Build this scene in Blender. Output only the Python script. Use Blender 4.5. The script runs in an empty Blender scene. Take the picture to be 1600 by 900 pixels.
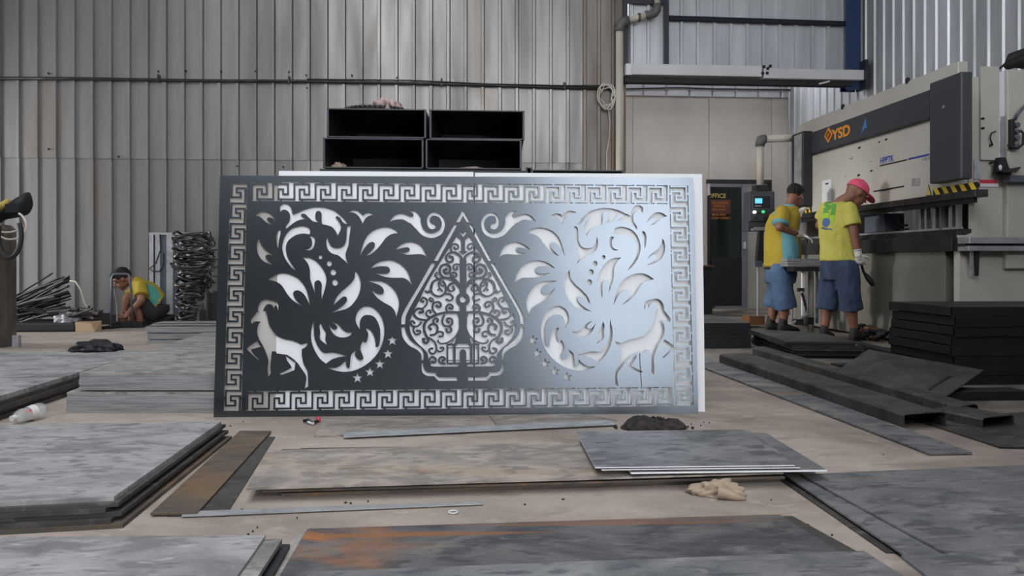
import bpy, bmesh, math, random
from mathutils import Vector, Matrix
from mathutils.bvhtree import BVHTree
random.seed(7)
SC = bpy.context.scene
COL = SC.collection
# ------------------------------------------------------------------ camera
F_PX, HOR, CAMH, YAW = 1250.0, 410.0, 0.77, math.radians(4.2)
cam_d = bpy.data.cameras.new('camera'); cam = bpy.data.objects.new('camera', cam_d); COL.objects.link(cam)
cam.location = (0, 0, CAMH)
cam.rotation_euler = (math.radians(90), 0, -YAW)
cam_d.sensor_width = 36; cam_d.lens = F_PX / 1600 * 36
cam_d.shift_y = -(450 - HOR) / 1600
cam_d.clip_end = 200
SC.camera = cam
# ------------------------------------------------------------------ world, sun, exposure
W = bpy.data.worlds.new('sky'); SC.world = W; W.use_nodes = True
bg = W.node_tree.nodes['Background']
bg.inputs[0].default_value = (0.93, 0.965, 1.0, 1); bg.inputs[1].default_value = 11.5
SUN = bpy.data.lights.new('sun', 'SUN'); SUN.energy = 3.0; SUN.angle = math.radians(7); SUN.color = (1, .97, .93)
suno = bpy.data.objects.new('sun', SUN); COL.objects.link(suno)
suno.rotation_euler = Vector((1.0, 0.10, -0.14)).to_track_quat('-Z', 'Y').to_euler()
def portal(name, loc, rot, sx, sy):
    l = bpy.data.lights.new(name, 'AREA'); l.shape = 'RECTANGLE'; l.size = sx; l.size_y = sy
    l.cycles.is_portal = True
    o = bpy.data.objects.new(name, l); COL.objects.link(o); o.location = loc; o.rotation_euler = rot
SC.view_settings.view_transform = 'Standard'; SC.view_settings.look = 'None'
SC.view_settings.exposure = -0.58; SC.view_settings.gamma = 1; SC.view_settings.use_curve_mapping = False
SC.cycles.use_denoising = True
SC.cycles.max_bounces = 8; SC.cycles.diffuse_bounces = 5; SC.cycles.sample_clamp_indirect = 6
SC.cycles.caustics_reflective = False; SC.cycles.caustics_refractive = False
# ------------------------------------------------------------------ picture measurements -> places in the hall
_s, _c = math.sin(YAW), math.cos(YAW)
FW = Vector((_s, _c, 0)); RT = Vector((_c, -_s, 0)); UP = Vector((0, 0, 1)); CAMP = Vector((0, 0, CAMH))
def ray(px, py): return FW + RT * ((px - 800) / F_PX) + UP * ((HOR - py) / F_PX)
def D(px, py, d): return CAMP + ray(px, py) * d
def G(px, py, z=0.0):
    r = ray(px, py); return CAMP + r * ((z - CAMH) / r.z)
def AY(px, py, Y):
    r = ray(px, py); return CAMP + r * (Y / r.y)
def AX(px, py, X):
    r = ray(px, py); return CAMP + r * (X / r.x)
# ------------------------------------------------------------------ materials
def S(r, g, b):
    f = lambda v: (v / 255 / 12.92) if v / 255 <= .04045 else ((v / 255 + .055) / 1.055) ** 2.4
    return (f(r), f(g), f(b), 1)
def newmat(name):
    m = bpy.data.materials.new(name); m.use_nodes = True
    nt = m.node_tree; return m, nt, nt.nodes['Principled BSDF']
def plain(name, col, rough=.6, metal=0.0, **kw):
    m, nt, b = newmat(name)
    b.inputs['Base Color'].default_value = col; b.inputs['Roughness'].default_value = rough; b.inputs['Metallic'].default_value = metal
    if 'emit' in kw:
        b.inputs['Emission Color'].default_value = kw['emit']; b.inputs['Emission Strength'].default_value = kw.get('es', 1)
    if 'trans' in kw: b.inputs['Transmission Weight'].default_value = kw['trans']
    if 'alpha' in kw: b.inputs['Alpha'].default_value = kw['alpha']
    return m
def mottle(name, stops, scale=4.0, stretch=(1, 1, 1), rough=(.45, .7), metal=0.0, dist=.6, detail=7, fine=.12, bump=.0, bscale=60, rnd=.10, layer=None):
    """stops: [(pos,color)] ramp over distorted noise; fine: speckle; rnd: per-object brightness change; layer: (color, scale, lo, hi, stretch)"""
    m, nt, b = newmat(name); N, L = nt.nodes, nt.links
    tc = N.new('ShaderNodeTexCoord'); oi = N.new('ShaderNodeObjectInfo')
    mul = N.new('ShaderNodeMath'); mul.operation = 'MULTIPLY'; mul.inputs[1].default_value = 37.0
    L.new(oi.outputs['Random'], mul.inputs[0])
    add = N.new('ShaderNodeVectorMath'); add.operation = 'ADD'
    L.new(tc.outputs['Object'], add.inputs[0]); L.new(mul.outputs[0], add.inputs[1])
    mp = N.new('ShaderNodeMapping'); mp.inputs['Scale'].default_value = stretch; L.new(add.outputs[0], mp.inputs[0])
    n1 = N.new('ShaderNodeTexNoise'); n1.inputs['Scale'].default_value = scale; n1.inputs['Detail'].default_value = detail
    n1.inputs['Distortion'].default_value = dist; L.new(mp.outputs[0], n1.inputs['Vector'])
    rp = N.new('ShaderNodeValToRGB'); e = rp.color_ramp.elements
    e[0].position, e[0].color = stops[0]; e[1].position, e[1].color = stops[-1]
    for p, c in stops[1:-1]:
        k = e.new(p); k.color = c
    L.new(n1.outputs[0], rp.inputs[0]); out = rp.outputs[0]
    for ly in ([layer] if isinstance(layer, tuple) else (layer or [])):
        c2, s2, lo, hi, st2 = ly[:5]
        mp2 = N.new('ShaderNodeMapping'); mp2.inputs['Scale'].default_value = st2; L.new(add.outputs[0], mp2.inputs[0])
        n2 = N.new('ShaderNodeTexNoise'); n2.inputs['Scale'].default_value = s2; n2.inputs['Detail'].default_value = 6; n2.inputs['Distortion'].default_value = .8
        L.new(mp2.outputs[0], n2.inputs['Vector'])
        mr = N.new('ShaderNodeMapRange'); mr.inputs[1].default_value = lo; mr.inputs[2].default_value = hi; mr.inputs[4].default_value = (.85 if s2 > 1 else .62) if len(ly) == 5 else 1.0; L.new(n2.outputs[0], mr.inputs[0])
        if len(ly) > 5:                      # layer confined to one side of the object: (axis, from, to)
            sp = N.new('ShaderNodeSeparateXYZ'); L.new(tc.outputs['Object'], sp.inputs[0]); g = N.new('ShaderNodeMapRange'); g.inputs[1].default_value = ly[6]; g.inputs[2].default_value = ly[7]
            L.new(sp.outputs[ly[5]], g.inputs[0]); mm = N.new('ShaderNodeMath'); mm.operation = 'MULTIPLY'; L.new(mr.outputs[0], mm.inputs[0]); L.new(g.outputs[0], mm.inputs[1]); mr = mm
        mx = N.new('ShaderNodeMix'); mx.data_type = 'RGBA'; L.new(mr.outputs[0], mx.inputs[0]); L.new(out, mx.inputs[6]); mx.inputs[7].default_value = c2
        out = mx.outputs[2]
    hsv = N.new('ShaderNodeHueSaturation'); L.new(out, hsv.inputs['Color'])
    n3 = N.new('ShaderNodeTexNoise'); n3.inputs['Scale'].default_value = bscale; n3.inputs['Detail'].default_value = 3; L.new(add.outputs[0], n3.inputs['Vector'])
    a1 = N.new('ShaderNodeMath'); a1.operation = 'MULTIPLY_ADD'; a1.inputs[1].default_value = fine * 2; a1.inputs[2].default_value = 1 - fine - rnd
    L.new(n3.outputs[0], a1.inputs[0])
    a2 = N.new('ShaderNodeMath'); a2.operation = 'MULTIPLY_ADD'; a2.inputs[1].default_value = rnd * 2; L.new(oi.outputs['Random'], a2.inputs[0]); L.new(a1.outputs[0], a2.inputs[2])
    L.new(a2.outputs[0], hsv.inputs['Value']); L.new(hsv.outputs[0], b.inputs['Base Color'])
    mr = N.new('ShaderNodeMapRange'); mr.inputs[1].default_value = .3; mr.inputs[2].default_value = .7; mr.inputs[3].default_value = rough[1]; mr.inputs[4].default_value = rough[0]
    L.new(n1.outputs[0], mr.inputs[0]); L.new(mr.outputs[0], b.inputs['Roughness'])
    b.inputs['Metallic'].default_value = metal
    if bump:
        bp = N.new('ShaderNodeBump'); bp.inputs['Strength'].default_value = bump; bp.inputs['Distance'].default_value = .004
        L.new(n3.outputs[0], bp.inputs['Height']); L.new(bp.outputs[0], b.inputs['Normal'])
    return m
M = {}
M['floor'] = mottle('concrete', [(.25, S(134, 122, 113)), (.5, S(168, 155, 145)), (.75, S(182, 171, 162))], 1.6, (1, 1.6, 1), (.55, .8), 0, .5, 9, .10, .25, 40, 0, layer=[(S(150, 138, 128), 5, .52, .68, (1, 1.6, 1)), (S(182, 171, 162), 7, .58, .75, (1, 1.6, 1)), (S(130, 118, 109), 3, .58, .76, (1, 1.6, 1)), (S(58, 52, 47), .9, .30, .62, (1, 1, 1), 'X', 1.7, 3.2)])  # last layer: dark patches that thicken towards the right side
M['clad'] = mottle('galvanised_cladding', [(.2, S(112, 110, 110)), (.5, S(136, 134, 133)), (.8, S(152, 150, 148))], 2.2, (2.2, 1, .22), (.34, .55), .55, .3, 6, .05, 0, 30, .10,
                   layer=(S(120, 104, 88), 1.1, .60, .85, (1.5, 1, .35)))
M['clad_old'] = mottle('browned_cladding', [(.2, S(92, 86, 80)), (.5, S(122, 116, 110)), (.8, S(146, 140, 134))], 2.2, (2.2, 1, .22), (.4, .6), .4, .3, 6, .05, 0, 30, .03,
                   layer=(S(112, 82, 52), 1.3, .52, .74, (1.8, 1, .35)))
M['clad_new'] = mottle('bright_cladding', [(.2, S(164, 166, 170)), (.5, S(188, 190, 194)), (.8, S(216, 217, 220))], 2.2, (2.2, 1, .22), (.34, .5), .45, .3, 6, .05, 0, 30, .08)
M['roof'] = plain('roof_sheet', S(120, 120, 120), .6, .3)
M['cream_wall'] = mottle('cream_board', [(.2, S(190, 180, 171)), (.5, S(206, 197, 188)), (.8, S(216, 208, 200))], 1.2, (1, 1, .6), (.6, .8), 0, .4, 7, .05, 0, 30, .05)
M['pale_plate'] = mottle('pale_mill_steel', [(.28, S(122, 121, 124)), (.40, S(154, 152, 154)), (.50, S(174, 172, 173)), (.7, S(190, 188, 189))], 3.0, (1, 1.7, 1), (.38, .6), .2, .7, 9, .06, .06, 50, .06, layer=[(S(112, 111, 115), 24, .56, .68, (.45, 2.2, 1)), (S(128, 127, 130), 8, .55, .63, (1, 1.8, 1)), (S(192, 191, 193), 14, .58, .70, (.7, 2.2, 1)), (S(118, 118, 122), 3.4, .58, .68, (1, 1.4, 1))])
M['grey_plate'] = mottle('grey_mill_steel', [(.3, S(126, 123, 121)), (.5, S(164, 159, 155)), (.7, S(186, 180, 174))], 4.2, (1, 1.5, 1), (.4, .65), .25, 1.2, 9, .07, .05, 50, .08, layer=[(S(118, 115, 113), 24, .56, .68, (.45, 2.2, 1)), (S(112, 109, 107), 8, .55, .63, (1, 1.8, 1)), (S(172, 168, 164), 14, .58, .70, (.7, 2.2, 1)), (S(128, 124, 121), 3.4, .58, .68, (1, 1.4, 1))])
M['blue_plate'] = mottle('blue_mill_steel', [(.28, S(90, 91, 95)), (.42, S(116, 117, 120)), (.58, S(138, 138, 140)), (.74, S(166, 163, 160))], 3.4, (1, 1.7, 1), (.36, .6), .3, .8, 9, .07, .06, 50, .06, layer=[(S(82, 84, 90), 24, .56, .68, (.45, 2.2, 1)), (S(88, 90, 95), 8, .55, .63, (1, 1.8, 1)), (S(150, 149, 149), 14, .58, .70, (.7, 2.2, 1)), (S(120, 120, 122), 3.4, .58, .68, (1, 1.4, 1)), (S(134, 112, 90), 1.6, .66, .74, (1, 1.6, 1))])
M['rust_plate'] = mottle('rusting_mill_steel', [(.3, S(74, 74, 78)), (.48, S(98, 97, 101)), (.7, S(130, 126, 122))], 3.2, (1, 1.7, 1), (.4, .65), .3, .9, 9, .08, .08, 50, .05, layer=[(S(62, 62, 66), 24, .56, .68, (.45, 2.2, 1)), (S(70, 71, 76), 8, .55, .63, (1, 1.8, 1)), (S(126, 124, 124), 14, .58, .70, (.7, 2.2, 1)), (S(112, 108, 106), 3.4, .58, .68, (1, 1.4, 1)), (S(150, 102, 64), 3.6, .56, .67, (.22, 3.2, 1), 'Y', .18, .30), (S(170, 112, 62), 3.0, .46, .60, (1, 1.4, 1), 'X', -.42, -.62)])
M['tan_plate'] = mottle('dusty_mill_steel', [(.28, S(116, 111, 110)), (.45, S(150, 141, 134)), (.62, S(176, 164, 153)), (.8, S(186, 174, 164))], 4.2, (1, 1.5, 1), (.45, .7), .15, 1.3, 9, .07, .06, 50, .05, layer=[(S(124, 115, 108), 24, .56, .68, (.45, 2.2, 1)), (S(120, 116, 115), 8, .55, .63, (1, 1.8, 1)), (S(178, 168, 158), 14, .58, .70, (.7, 2.2, 1)), (S(132, 122, 114), 3.4, .58, .68, (1, 1.4, 1)), (S(160, 128, 94), 1.2, .58, .80, (.7, 2, 1))])
M['brown_plate'] = mottle('rust_brown_steel', [(.3, S(72, 70, 68)), (.5, S(96, 84, 73)), (.7, S(120, 96, 73))], 2.0, (1, 1.4, 1), (.5, .7), .1, .9, 8, .08, .06, 50, .05, layer=[(S(70, 68, 68), 8, .55, .63, (1, 1.8, 1)), (S(128, 98, 70), 14, .58, .70, (.7, 2.2, 1)), (S(88, 76, 66), 3.4, .58, .68, (1, 1.4, 1))])
M['dark_plate'] = mottle('dark_mill_steel', [(.3, S(44, 42, 42)), (.5, S(66, 63, 61)), (.75, S(86, 81, 76))], 1.8, (1, 1.6, 1), (.5, .7), .1, .9, 8, .08, .06, 50, .08, layer=[(S(60, 58, 57), 8, .55, .63, (1, 1.8, 1)), (S(104, 100, 96), 14, .58, .70, (.7, 2.2, 1)), (S(84, 80, 77), 3.4, .58, .68, (1, 1.4, 1))])
M['edge_stack'] = mottle('sheet_edges', [(.3, S(122, 123, 127)), (.5, S(150, 151, 154)), (.75, S(170, 170, 173))], 5, (1, 1, 14), (.4, .6), .25, .2, 6, .05, 0, 60, .07)
M['black_paint'] = mottle('black_paint', [(.3, S(20, 21, 25)), (.6, S(30, 31, 36)), (.8, S(42, 42, 46))], 2.5, (1, 1, 1), (.42, .6), 0, .4, 6, .08, 0, 60, .15)
M['white_sheet'] = mottle('white_coated_sheet', [(.3, S(236, 238, 243)), (.7, S(242, 244, 248))], 1.5, (1, 1, 1), (.4, .5), 0, .2, 3, .01, 0, 40, .01)
M['dull_sheet'] = mottle('dull_grey_sheet', [(.3, S(182, 178, 174)), (.7, S(198, 194, 190))], 2, (1, 1, 1), (.45, .6), .1, .4, 4, .03, 0, 40, .02)
M['cut_edge'] = plain('bright_cut_edge', S(226, 226, 230), .4)
M['galv'] = mottle('bright_galvanised', [(.3, S(150, 153, 158)), (.6, S(188, 190, 194)), (.8, S(206, 208, 210))], 9, (1, 1, 1), (.3, .5), .5, .8, 5, .08, 0, 60, .05)
M['cut_panel'] = mottle('cold_rolled_steel', [(.3, S(87, 93, 100)), (.6, S(93, 99, 106)), (.8, S(98, 104, 110))], .9, (1, 1, 1), (.22, .29), .94, .5, 4, .02, 0, 40, .02)
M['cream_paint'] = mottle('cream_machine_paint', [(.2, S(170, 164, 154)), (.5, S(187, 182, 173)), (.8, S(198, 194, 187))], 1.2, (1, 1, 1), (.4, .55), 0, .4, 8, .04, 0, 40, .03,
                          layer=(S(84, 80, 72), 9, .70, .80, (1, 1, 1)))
M['grey_paint'] = plain('charcoal_paint', S(58, 60, 66), .45)
M['grey_side'] = plain('slate_paint', S(84, 90, 102), .45)
M['dark_steel'] = mottle('oily_dark_steel', [(.3, S(34, 33, 34)), (.6, S(54, 52, 52)), (.85, S(84, 80, 78))], 6, (1, 1, 1), (.35, .55), .4, .5, 6, .08, 0, 60, .06)
M['bright_steel'] = mottle('ground_steel', [(.3, S(150, 150, 156)), (.7, S(190, 190, 196))], 7, (1, 1, 1), (.3, .5), .6, .5, 6, .05, 0, 60, .03)
M['pvc'] = mottle('old_pvc', [(.3, S(176, 168, 156)), (.7, S(204, 197, 186))], 3, (1, 1, .4), (.4, .5), 0, .4, 5, .04, 0, 40, 0)
M['pvc_dark'] = plain('grey_fitting', S(92, 92, 90), .55)
M['rubber'] = plain('black_rubber', S(26, 26, 28), .65)
M['blue_steel'] = plain('navy_paint', S(26, 52, 92), .45)
M['navy_frame'] = plain('dark_navy_paint', S(28, 32, 44), .45)
M['alu'] = plain('aluminium', S(150, 150, 158), .35, .6)
M['white_paint'] = plain('white_paint', S(220, 220, 224), .45)
M['glass'] = plain('dark_glass', S(18, 30, 30), .06)
M['glass'].node_tree.nodes['Principled BSDF'].inputs['Specular IOR Level'].default_value = .6
M['orange'] = plain('orange_print', S(232, 150, 40), .5)
M['yellow'] = plain('yellow_print', S(228, 196, 60), .5)
M['yellow_dull'] = plain('worn_yellow_print', S(206, 178, 98), .5)
M['redbrown'] = plain('brown_red_print', S(92, 50, 40), .5)
M['orange_dim'] = plain('faded_orange_print', S(188, 112, 40), .5)
M['blue_print'] = plain('blue_print', S(44, 66, 160), .5)
M['sky_print'] = plain('light_blue_print', S(72, 120, 180), .5)
M['black_print'] = plain('black_print', S(20, 20, 20), .5)
M['red_print'] = plain('red_print', S(205, 60, 80), .5)
M['skin'] = mottle('brown_skin', [(.3, S(112, 74, 58)), (.7, S(138, 94, 74))], 9, (1, 1, 1), (.5, .6), 0, .2, 3, .03, 0, 60, .02)
M['hair'] = plain('black_hair', S(12, 11, 12), .85)
M['shirt_lime'] = mottle('lemon_cotton', [(.3, S(174, 168, 74)), (.7, S(188, 182, 90))], 6, (1, 1, 1), (.8, .9), 0, .3, 4, .04, .1, 30, 0)
M['shirt_yellow'] = mottle('yellow_polo', [(.3, S(152, 132, 36)), (.7, S(164, 142, 44))], 6, (1, 1, 1), (.8, .9), 0, .3, 4, .04, .1, 30, 0)
M['aqua'] = plain('aqua_cotton', S(94, 150, 162), .85)
M['teal'] = plain('teal_cotton', S(72, 140, 128), .85)
M['denim'] = mottle('blue_denim', [(.3, S(54, 74, 100)), (.7, S(76, 102, 134))], 7, (1, 1, .6), (.8, .9), 0, .6, 6, .08, .1, 40, 0)
M['denim_dark'] = mottle('dark_denim', [(.3, S(38, 50, 70)), (.7, S(56, 72, 98))], 7, (1, 1, .6), (.8, .9), 0, .6, 6, .08, .1, 40, 0)
M['dark_cloth'] = plain('dark_cloth', S(40, 34, 38), .9)
M['pink'] = plain('pink_cotton', S(218, 84, 112), .8)
M['glove'] = plain('white_knit', S(206, 202, 196), .9)
M['shoe'] = plain('dark_shoe', S(38, 32, 32), .7)
M['green_print'] = plain('green_print', S(84, 150, 60), .8)
M['green_fade'] = plain('lime_print', S(150, 190, 50), .8)
M['navy_print'] = plain('blue_logo_print', S(70, 98, 150), .8)
M['wood'] = plain('brown_wood', S(108, 72, 46), .6)
M['card'] = plain('cardboard', S(176, 150, 122), .8)
M['rag'] = mottle('dirty_rag', [(.3, S(140, 122, 106)), (.7, S(188, 170, 152))], 12, (1, 1, 1), (.9, .95), 0, .4, 5, .1, .2, 60, 0)
M['rag_pink'] = mottle('faded_rag', [(.3, S(120, 100, 100)), (.7, S(182, 160, 156))], 12, (1, 1, 1), (.9, .95), 0, .4, 5, .1, .2, 60, 0)
M['plastic_bag'] = plain('black_plastic', S(18, 19, 24), .6)
M['white_plastic'] = plain('white_plastic', S(214, 214, 214), .5)
M['grey_bag'] = plain('grey_plastic_film', S(150, 150, 156), .45)
M['tank_steel'] = mottle('brown_grey_steel', [(.3, S(70, 66, 64)), (.6, S(98, 92, 88)), (.85, S(128, 120, 114))], 4, (1, 1, .6), (.35, .55), .4, .6, 6, .06, 0, 60, .02)
M['clear'] = plain('clear_plastic', S(215, 220, 220), .12, alpha=.38)
M['cover_grey'] = mottle('pale_cover_sheet', [(.3, S(196, 196, 200)), (.7, S(214, 214, 217))], 2, (1, 1, 1), (.4, .5), .1, .4, 5, .03, 0, 40, .03)
M['apron_shaded'] = mottle('shaded_cream_paint', [(.2, S(98, 97, 89)), (.5, S(114, 112, 104)), (.8, S(132, 130, 122))], 1.2, (1, 1, 1), (.45, .6), 0, .5, 8, .05, 0, 40, .0, layer=(S(84, 80, 72), 7, .66, .74, (1, 1, 1)))  # cream paint darkened: shade on the machine's lower front put into the colour
M['soil'] = mottle('black_grit', [(.3, S(28, 25, 24)), (.7, S(62, 56, 52))], 40, (1, 1, 1), (.9, .95), 0, .4, 5, .2, .5, 90, 0)
M['screen'] = plain('lit_screen', S(120, 210, 235), .3, emit=S(110, 215, 245), es=1.2)
M['lamp_white'] = plain('white_pilot_lamp', S(240, 240, 240), .3, emit=(1, 1, 1, 1), es=1.3)
M['lamp_green'] = plain('green_pilot_lamp', S(80, 220, 130), .3, emit=S(60, 230, 130), es=1.0)
M['rod'] = mottle('scale_steel_rod', [(.3, S(34, 32, 33)), (.7, S(66, 62, 61))], 12, (1, 1, 1), (.4, .6), .4, .3, 4, .1, 0, 60, .15)
M['rod_bright'] = mottle('bent_bright_rod', [(.3, S(30, 29, 30)), (.55, S(70, 68, 67)), (.8, S(158, 156, 152))], 14, (1, 1, 1), (.25, .45), .6, .4, 4, .1, 0, 60, .15)
# ------------------------------------------------------------------ mesh helpers
ORG = {}
class MB:
    def __init__(s): s.v = []; s.f = []
    def add(s, vs, fs):
        n = len(s.v); s.v += [Vector(p) for p in vs]; s.f += [tuple(i + n for i in f) for f in fs]; return s
    def hexa(s, b, t):                       # four bottom points, four top points, same turn
        return s.add(list(b) + list(t), [(3, 2, 1, 0), (4, 5, 6, 7), (0, 1, 5, 4), (1, 2, 6, 5), (2, 3, 7, 6), (3, 0, 4, 7)])
    def box(s, x0, x1, y0, y1, z0, z1):
        return s.hexa([(x0, y0, z0), (x1, y0, z0), (x1, y1, z0), (x0, y1, z0)], [(x0, y0, z1), (x1, y0, z1), (x1, y1, z1), (x0, y1, z1)])
    def prism(s, pts, off):                  # closed outline swept by a vector
        off = Vector(off); n = len(pts); a = [Vector(p) for p in pts]; b = [p + off for p in a]
        return s.add(a + b, [tuple(range(n))[::-1], tuple(range(n, 2 * n))] + [(i, (i + 1) % n, n + (i + 1) % n, n + i) for i in range(n)])
    def tube(s, pts, r, n=8, closed=False, cap=True):
        pts = [Vector(p) for p in pts]; m = len(pts); rr = r if isinstance(r, (list, tuple)) else [r] * m
        base = len(s.v); prev = None
        for i, p in enumerate(pts):
            if closed: t = pts[(i + 1) % m] - pts[i - 1]
            else: t = pts[min(i + 1, m - 1)] - pts[max(i - 1, 0)]
            t = t.normalized() if t.length > 1e-9 else Vector((0, 0, 1))
            if prev is None:
                u = t.cross(Vector((0, 0, 1)));
                if u.length < .1: u = t.cross(Vector((1, 0, 0)))
            else: u = prev - t * prev.dot(t)
            u = u.normalized() if u.length > 1e-9 else t.orthogonal().normalized(); w = t.cross(u); prev = u
            for k in range(n):
                a = 2 * math.pi * k / n; s.v.append(p + (u * math.cos(a) + w * math.sin(a)) * rr[i])
        rng = m if closed else m - 1
        for i in range(rng):
            j = (i + 1) % m
            for k in range(n):
                k2 = (k + 1) % n; s.f.append((base + i * n + k, base + i * n + k2, base + j * n + k2, base + j * n + k))
        if cap and not closed:
            s.f.append(tuple(base + k for k in range(n))[::-1]); s.f.append(tuple(base + (m - 1) * n + k for k in range(n)))
        return s
    def cyl(s, p0, p1, r0, r1=None, n=16): return s.tube([p0, p1], [r0, r0 if r1 is None else r1], n)
    def ball(s, c, r, n=10, m=7):            # r: float or three radii
        r = (r, r, r) if not isinstance(r, (tuple, list)) else r; c = Vector(c); base = len(s.v)
        s.v.append(c + Vector((0, 0, r[2])))
        for i in range(1, m):
            th = math.pi * i / m
            for k in range(n):
                a = 2 * math.pi * k / n; s.v.append(c + Vector((r[0] * math.sin(th) * math.cos(a), r[1] * math.sin(th) * math.sin(a), r[2] * math.cos(th))))
        s.v.append(c - Vector((0, 0, r[2])))
        for k in range(n): s.f.append((base, base + 1 + k, base + 1 + (k + 1) % n))
        for i in range(m - 2):
            for k in range(n):
                a = base + 1 + i * n; b = a + n; s.f.append((a + k, b + k, b + (k + 1) % n, a + (k + 1) % n))
        e = base + 1 + (m - 1) * n; a = e - n
        for k in range(n): s.f.append((e, a + (k + 1) % n, a + k))
        return s
    def loft(s, rings, n=16):                # ring: (centre, vector a, vector b)
        base = len(s.v); m = len(rings)
        for c, a, b in rings:
            for k in range(n):
                t = 2 * math.pi * k / n; s.v.append(Vector(c) + Vector(a) * math.cos(t) + Vector(b) * math.sin(t))
        for i in range(m - 1):
            for k in range(n):
                k2 = (k + 1) % n; s.f.append((base + i * n + k, base + i * n + k2, base + (i + 1) * n + k2, base + (i + 1) * n + k))
        s.f.append(tuple(base + k for k in range(n))[::-1]); s.f.append(tuple(base + (m - 1) * n + k for k in range(n)))
        return s
    def capsule(s, p0, p1, r0, r1=None, n=12):
        r1 = r0 if r1 is None else r1; s.cyl(p0, p1, r0, r1, n); s.ball(p0, r0, n, 8); s.ball(p1, r1, n, 8); return s
    def build(s, name, mat, parent=None, smooth=False, bevel=0, origin=None):
        if parent is not None: o0 = ORG[parent.name]
        elif origin is not None: o0 = Vector(origin)
        else:
            xs = [p.x for p in s.v]; ys = [p.y for p in s.v]; o0 = Vector(((min(xs) + max(xs)) / 2, (min(ys) + max(ys)) / 2, min(p.z for p in s.v)))
        me = bpy.data.meshes.new(name); me.from_pydata([p - o0 for p in s.v], [], s.f); me.update()
        bm = bmesh.new(); bm.from_mesh(me); bmesh.ops.recalc_face_normals(bm, faces=bm.faces); bm.to_mesh(me); bm.free()
        return link(name, me, mat, parent, o0, smooth, bevel)
def link(name, me, mat, parent, o0, smooth=False, bevel=0):
    if mat is not None: me.materials.clear(); me.materials.append(mat)
    o = bpy.data.objects.new(name, me); COL.objects.link(o)
    if parent is not None: o.parent = parent
    else: o.location = o0
    ORG[o.name] = Vector(o0)
    if smooth:
        for p in me.polygons: p.use_smooth = True
    if bevel:
        b = o.modifiers.new('bevel', 'BEVEL'); b.width = bevel; b.segments = 2; b.limit_method = 'ANGLE'
    return o
def empty(name, loc):
    o = bpy.data.objects.new(name, None); o.empty_display_size = .1; COL.objects.link(o); o.location = loc; ORG[o.name] = Vector(loc); return o
def tag(o, label, cat, group=None, kind=None):
    o['label'] = label; o['category'] = cat
    if group: o['group'] = group
    if kind: o['kind'] = kind
    return o
def struct(o, label=None):
    o['kind'] = 'structure'
    if label: o['label'] = label
    return o
def text(txt, mat, parent, P, ux, uz, size, name='lettering', depth=.001, xs=1.0, bold=0.0, font_gap=1.0):
    """flat lettering with its lower left corner at P; ux along the line, uz up"""
    cu = bpy.data.curves.new('t', 'FONT'); cu.body = txt; cu.size = 1; cu.extrude = 0; cu.offset = bold; cu.space_character = font_gap
    o = bpy.data.objects.new('t', cu); COL.objects.link(o); bpy.context.view_layer.update()
    me = bpy.data.meshes.new_from_object(o.evaluated_get(bpy.context.evaluated_depsgraph_get()))
    bpy.data.objects.remove(o); bpy.data.curves.remove(cu)
    ux = Vector(ux).normalized(); uz = Vector(uz).normalized(); nn = ux.cross(uz); o0 = ORG[parent.name]
    for v in me.vertices:
        v.co = Vector(P) + ux * v.co.x * size * xs + uz * v.co.y * size + nn * depth - o0
    return link(name, me, mat, parent, o0)
def text_w(txt, w, size, **kw):              # horizontal stretch that makes a line w wide
    cu = bpy.data.curves.new('t', 'FONT'); cu.body = txt; cu.size = 1; cu.offset = kw.get('bold', 0)
    o = bpy.data.objects.new('t', cu); COL.objects.link(o); bpy.context.view_layer.update(); d = o.dimensions.x
    bpy.data.objects.remove(o); bpy.data.curves.remove(cu); return w / max(d, 1e-6) / size
# ================================================================== the hall
WALL_Y, WALL_X, BACK_Y, LEFT_X, FRONT_Y, ROOF_Z = 10.6, 5.6, 13.0, -9.0, -7.0, 7.5
f = MB(); f.box(-16, 12, -14, 14, -.1, 0); struct(f.build('floor', M['floor'], origin=(0, 0, 0)), 'dusty beige concrete floor with dark patches towards the right')
def rib_profile(w, n, rw=.056, rd=.034, first=.0):
    p = [(0, 0)]; step = w / n
    for i in range(n):
        x = first + i * step
        p += [(x + .002, 0), (x + .008, rd), (x + rw - .014, rd), (x + rw, 0)]
    p.append((w + .01, 0)); return p
PROF = rib_profile(.907, 4)
def clad_mesh(z0, z1, prof, name):
    vs = []; fs = []
    for x, d in prof: vs += [(x, -d, z0), (x, -d, z1)]
    for i in range(len(prof) - 1): fs.append((2 * i, 2 * i + 1, 2 * i + 3, 2 * i + 2))
    me = bpy.data.meshes.new(name); me.from_pydata(vs, [], fs); me.update(); return me
def clad_run(root, me, mats, xs, rot=0.0, at=None):
    for i, x in enumerate(xs):
        o = bpy.data.objects.new('cladding_sheet', me); COL.objects.link(o); o.parent = root
        o.location = at(x) - ORG[root.name]; o.rotation_euler = (0, 0, rot)
wl = MB(); wl.box(LEFT_X, 2.31, WALL_Y + .06, WALL_Y + .12, 0, ROOF_Z)
wall_back = struct(wl.build('wall_back', M['clad']), 'wall of grey ribbed metal cladding sheets behind the cut panel')
x27 = AY(26, 300, WALL_Y).x; W_SH = .907
m_up = clad_mesh(2.10, ROOF_Z, PROF, 'clad_upper'); m_up.materials.append(M['clad'])
m_lo = clad_mesh(0.0, 2.12, PROF, 'clad_lower'); m_lo.materials.append(M['clad'])
xs = [x27 + W_SH * k for k in range(-4, 9)]
xs = [x for x in xs if x < 1.5]
clad_run(wall_back, m_up, None, xs, 0, lambda x: Vector((x, WALL_Y, 0)))
clad_run(wall_back, m_lo, None, xs, 0, lambda x: Vector((x, WALL_Y + .012, 0)))
xe = xs[-1] + W_SH
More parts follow.
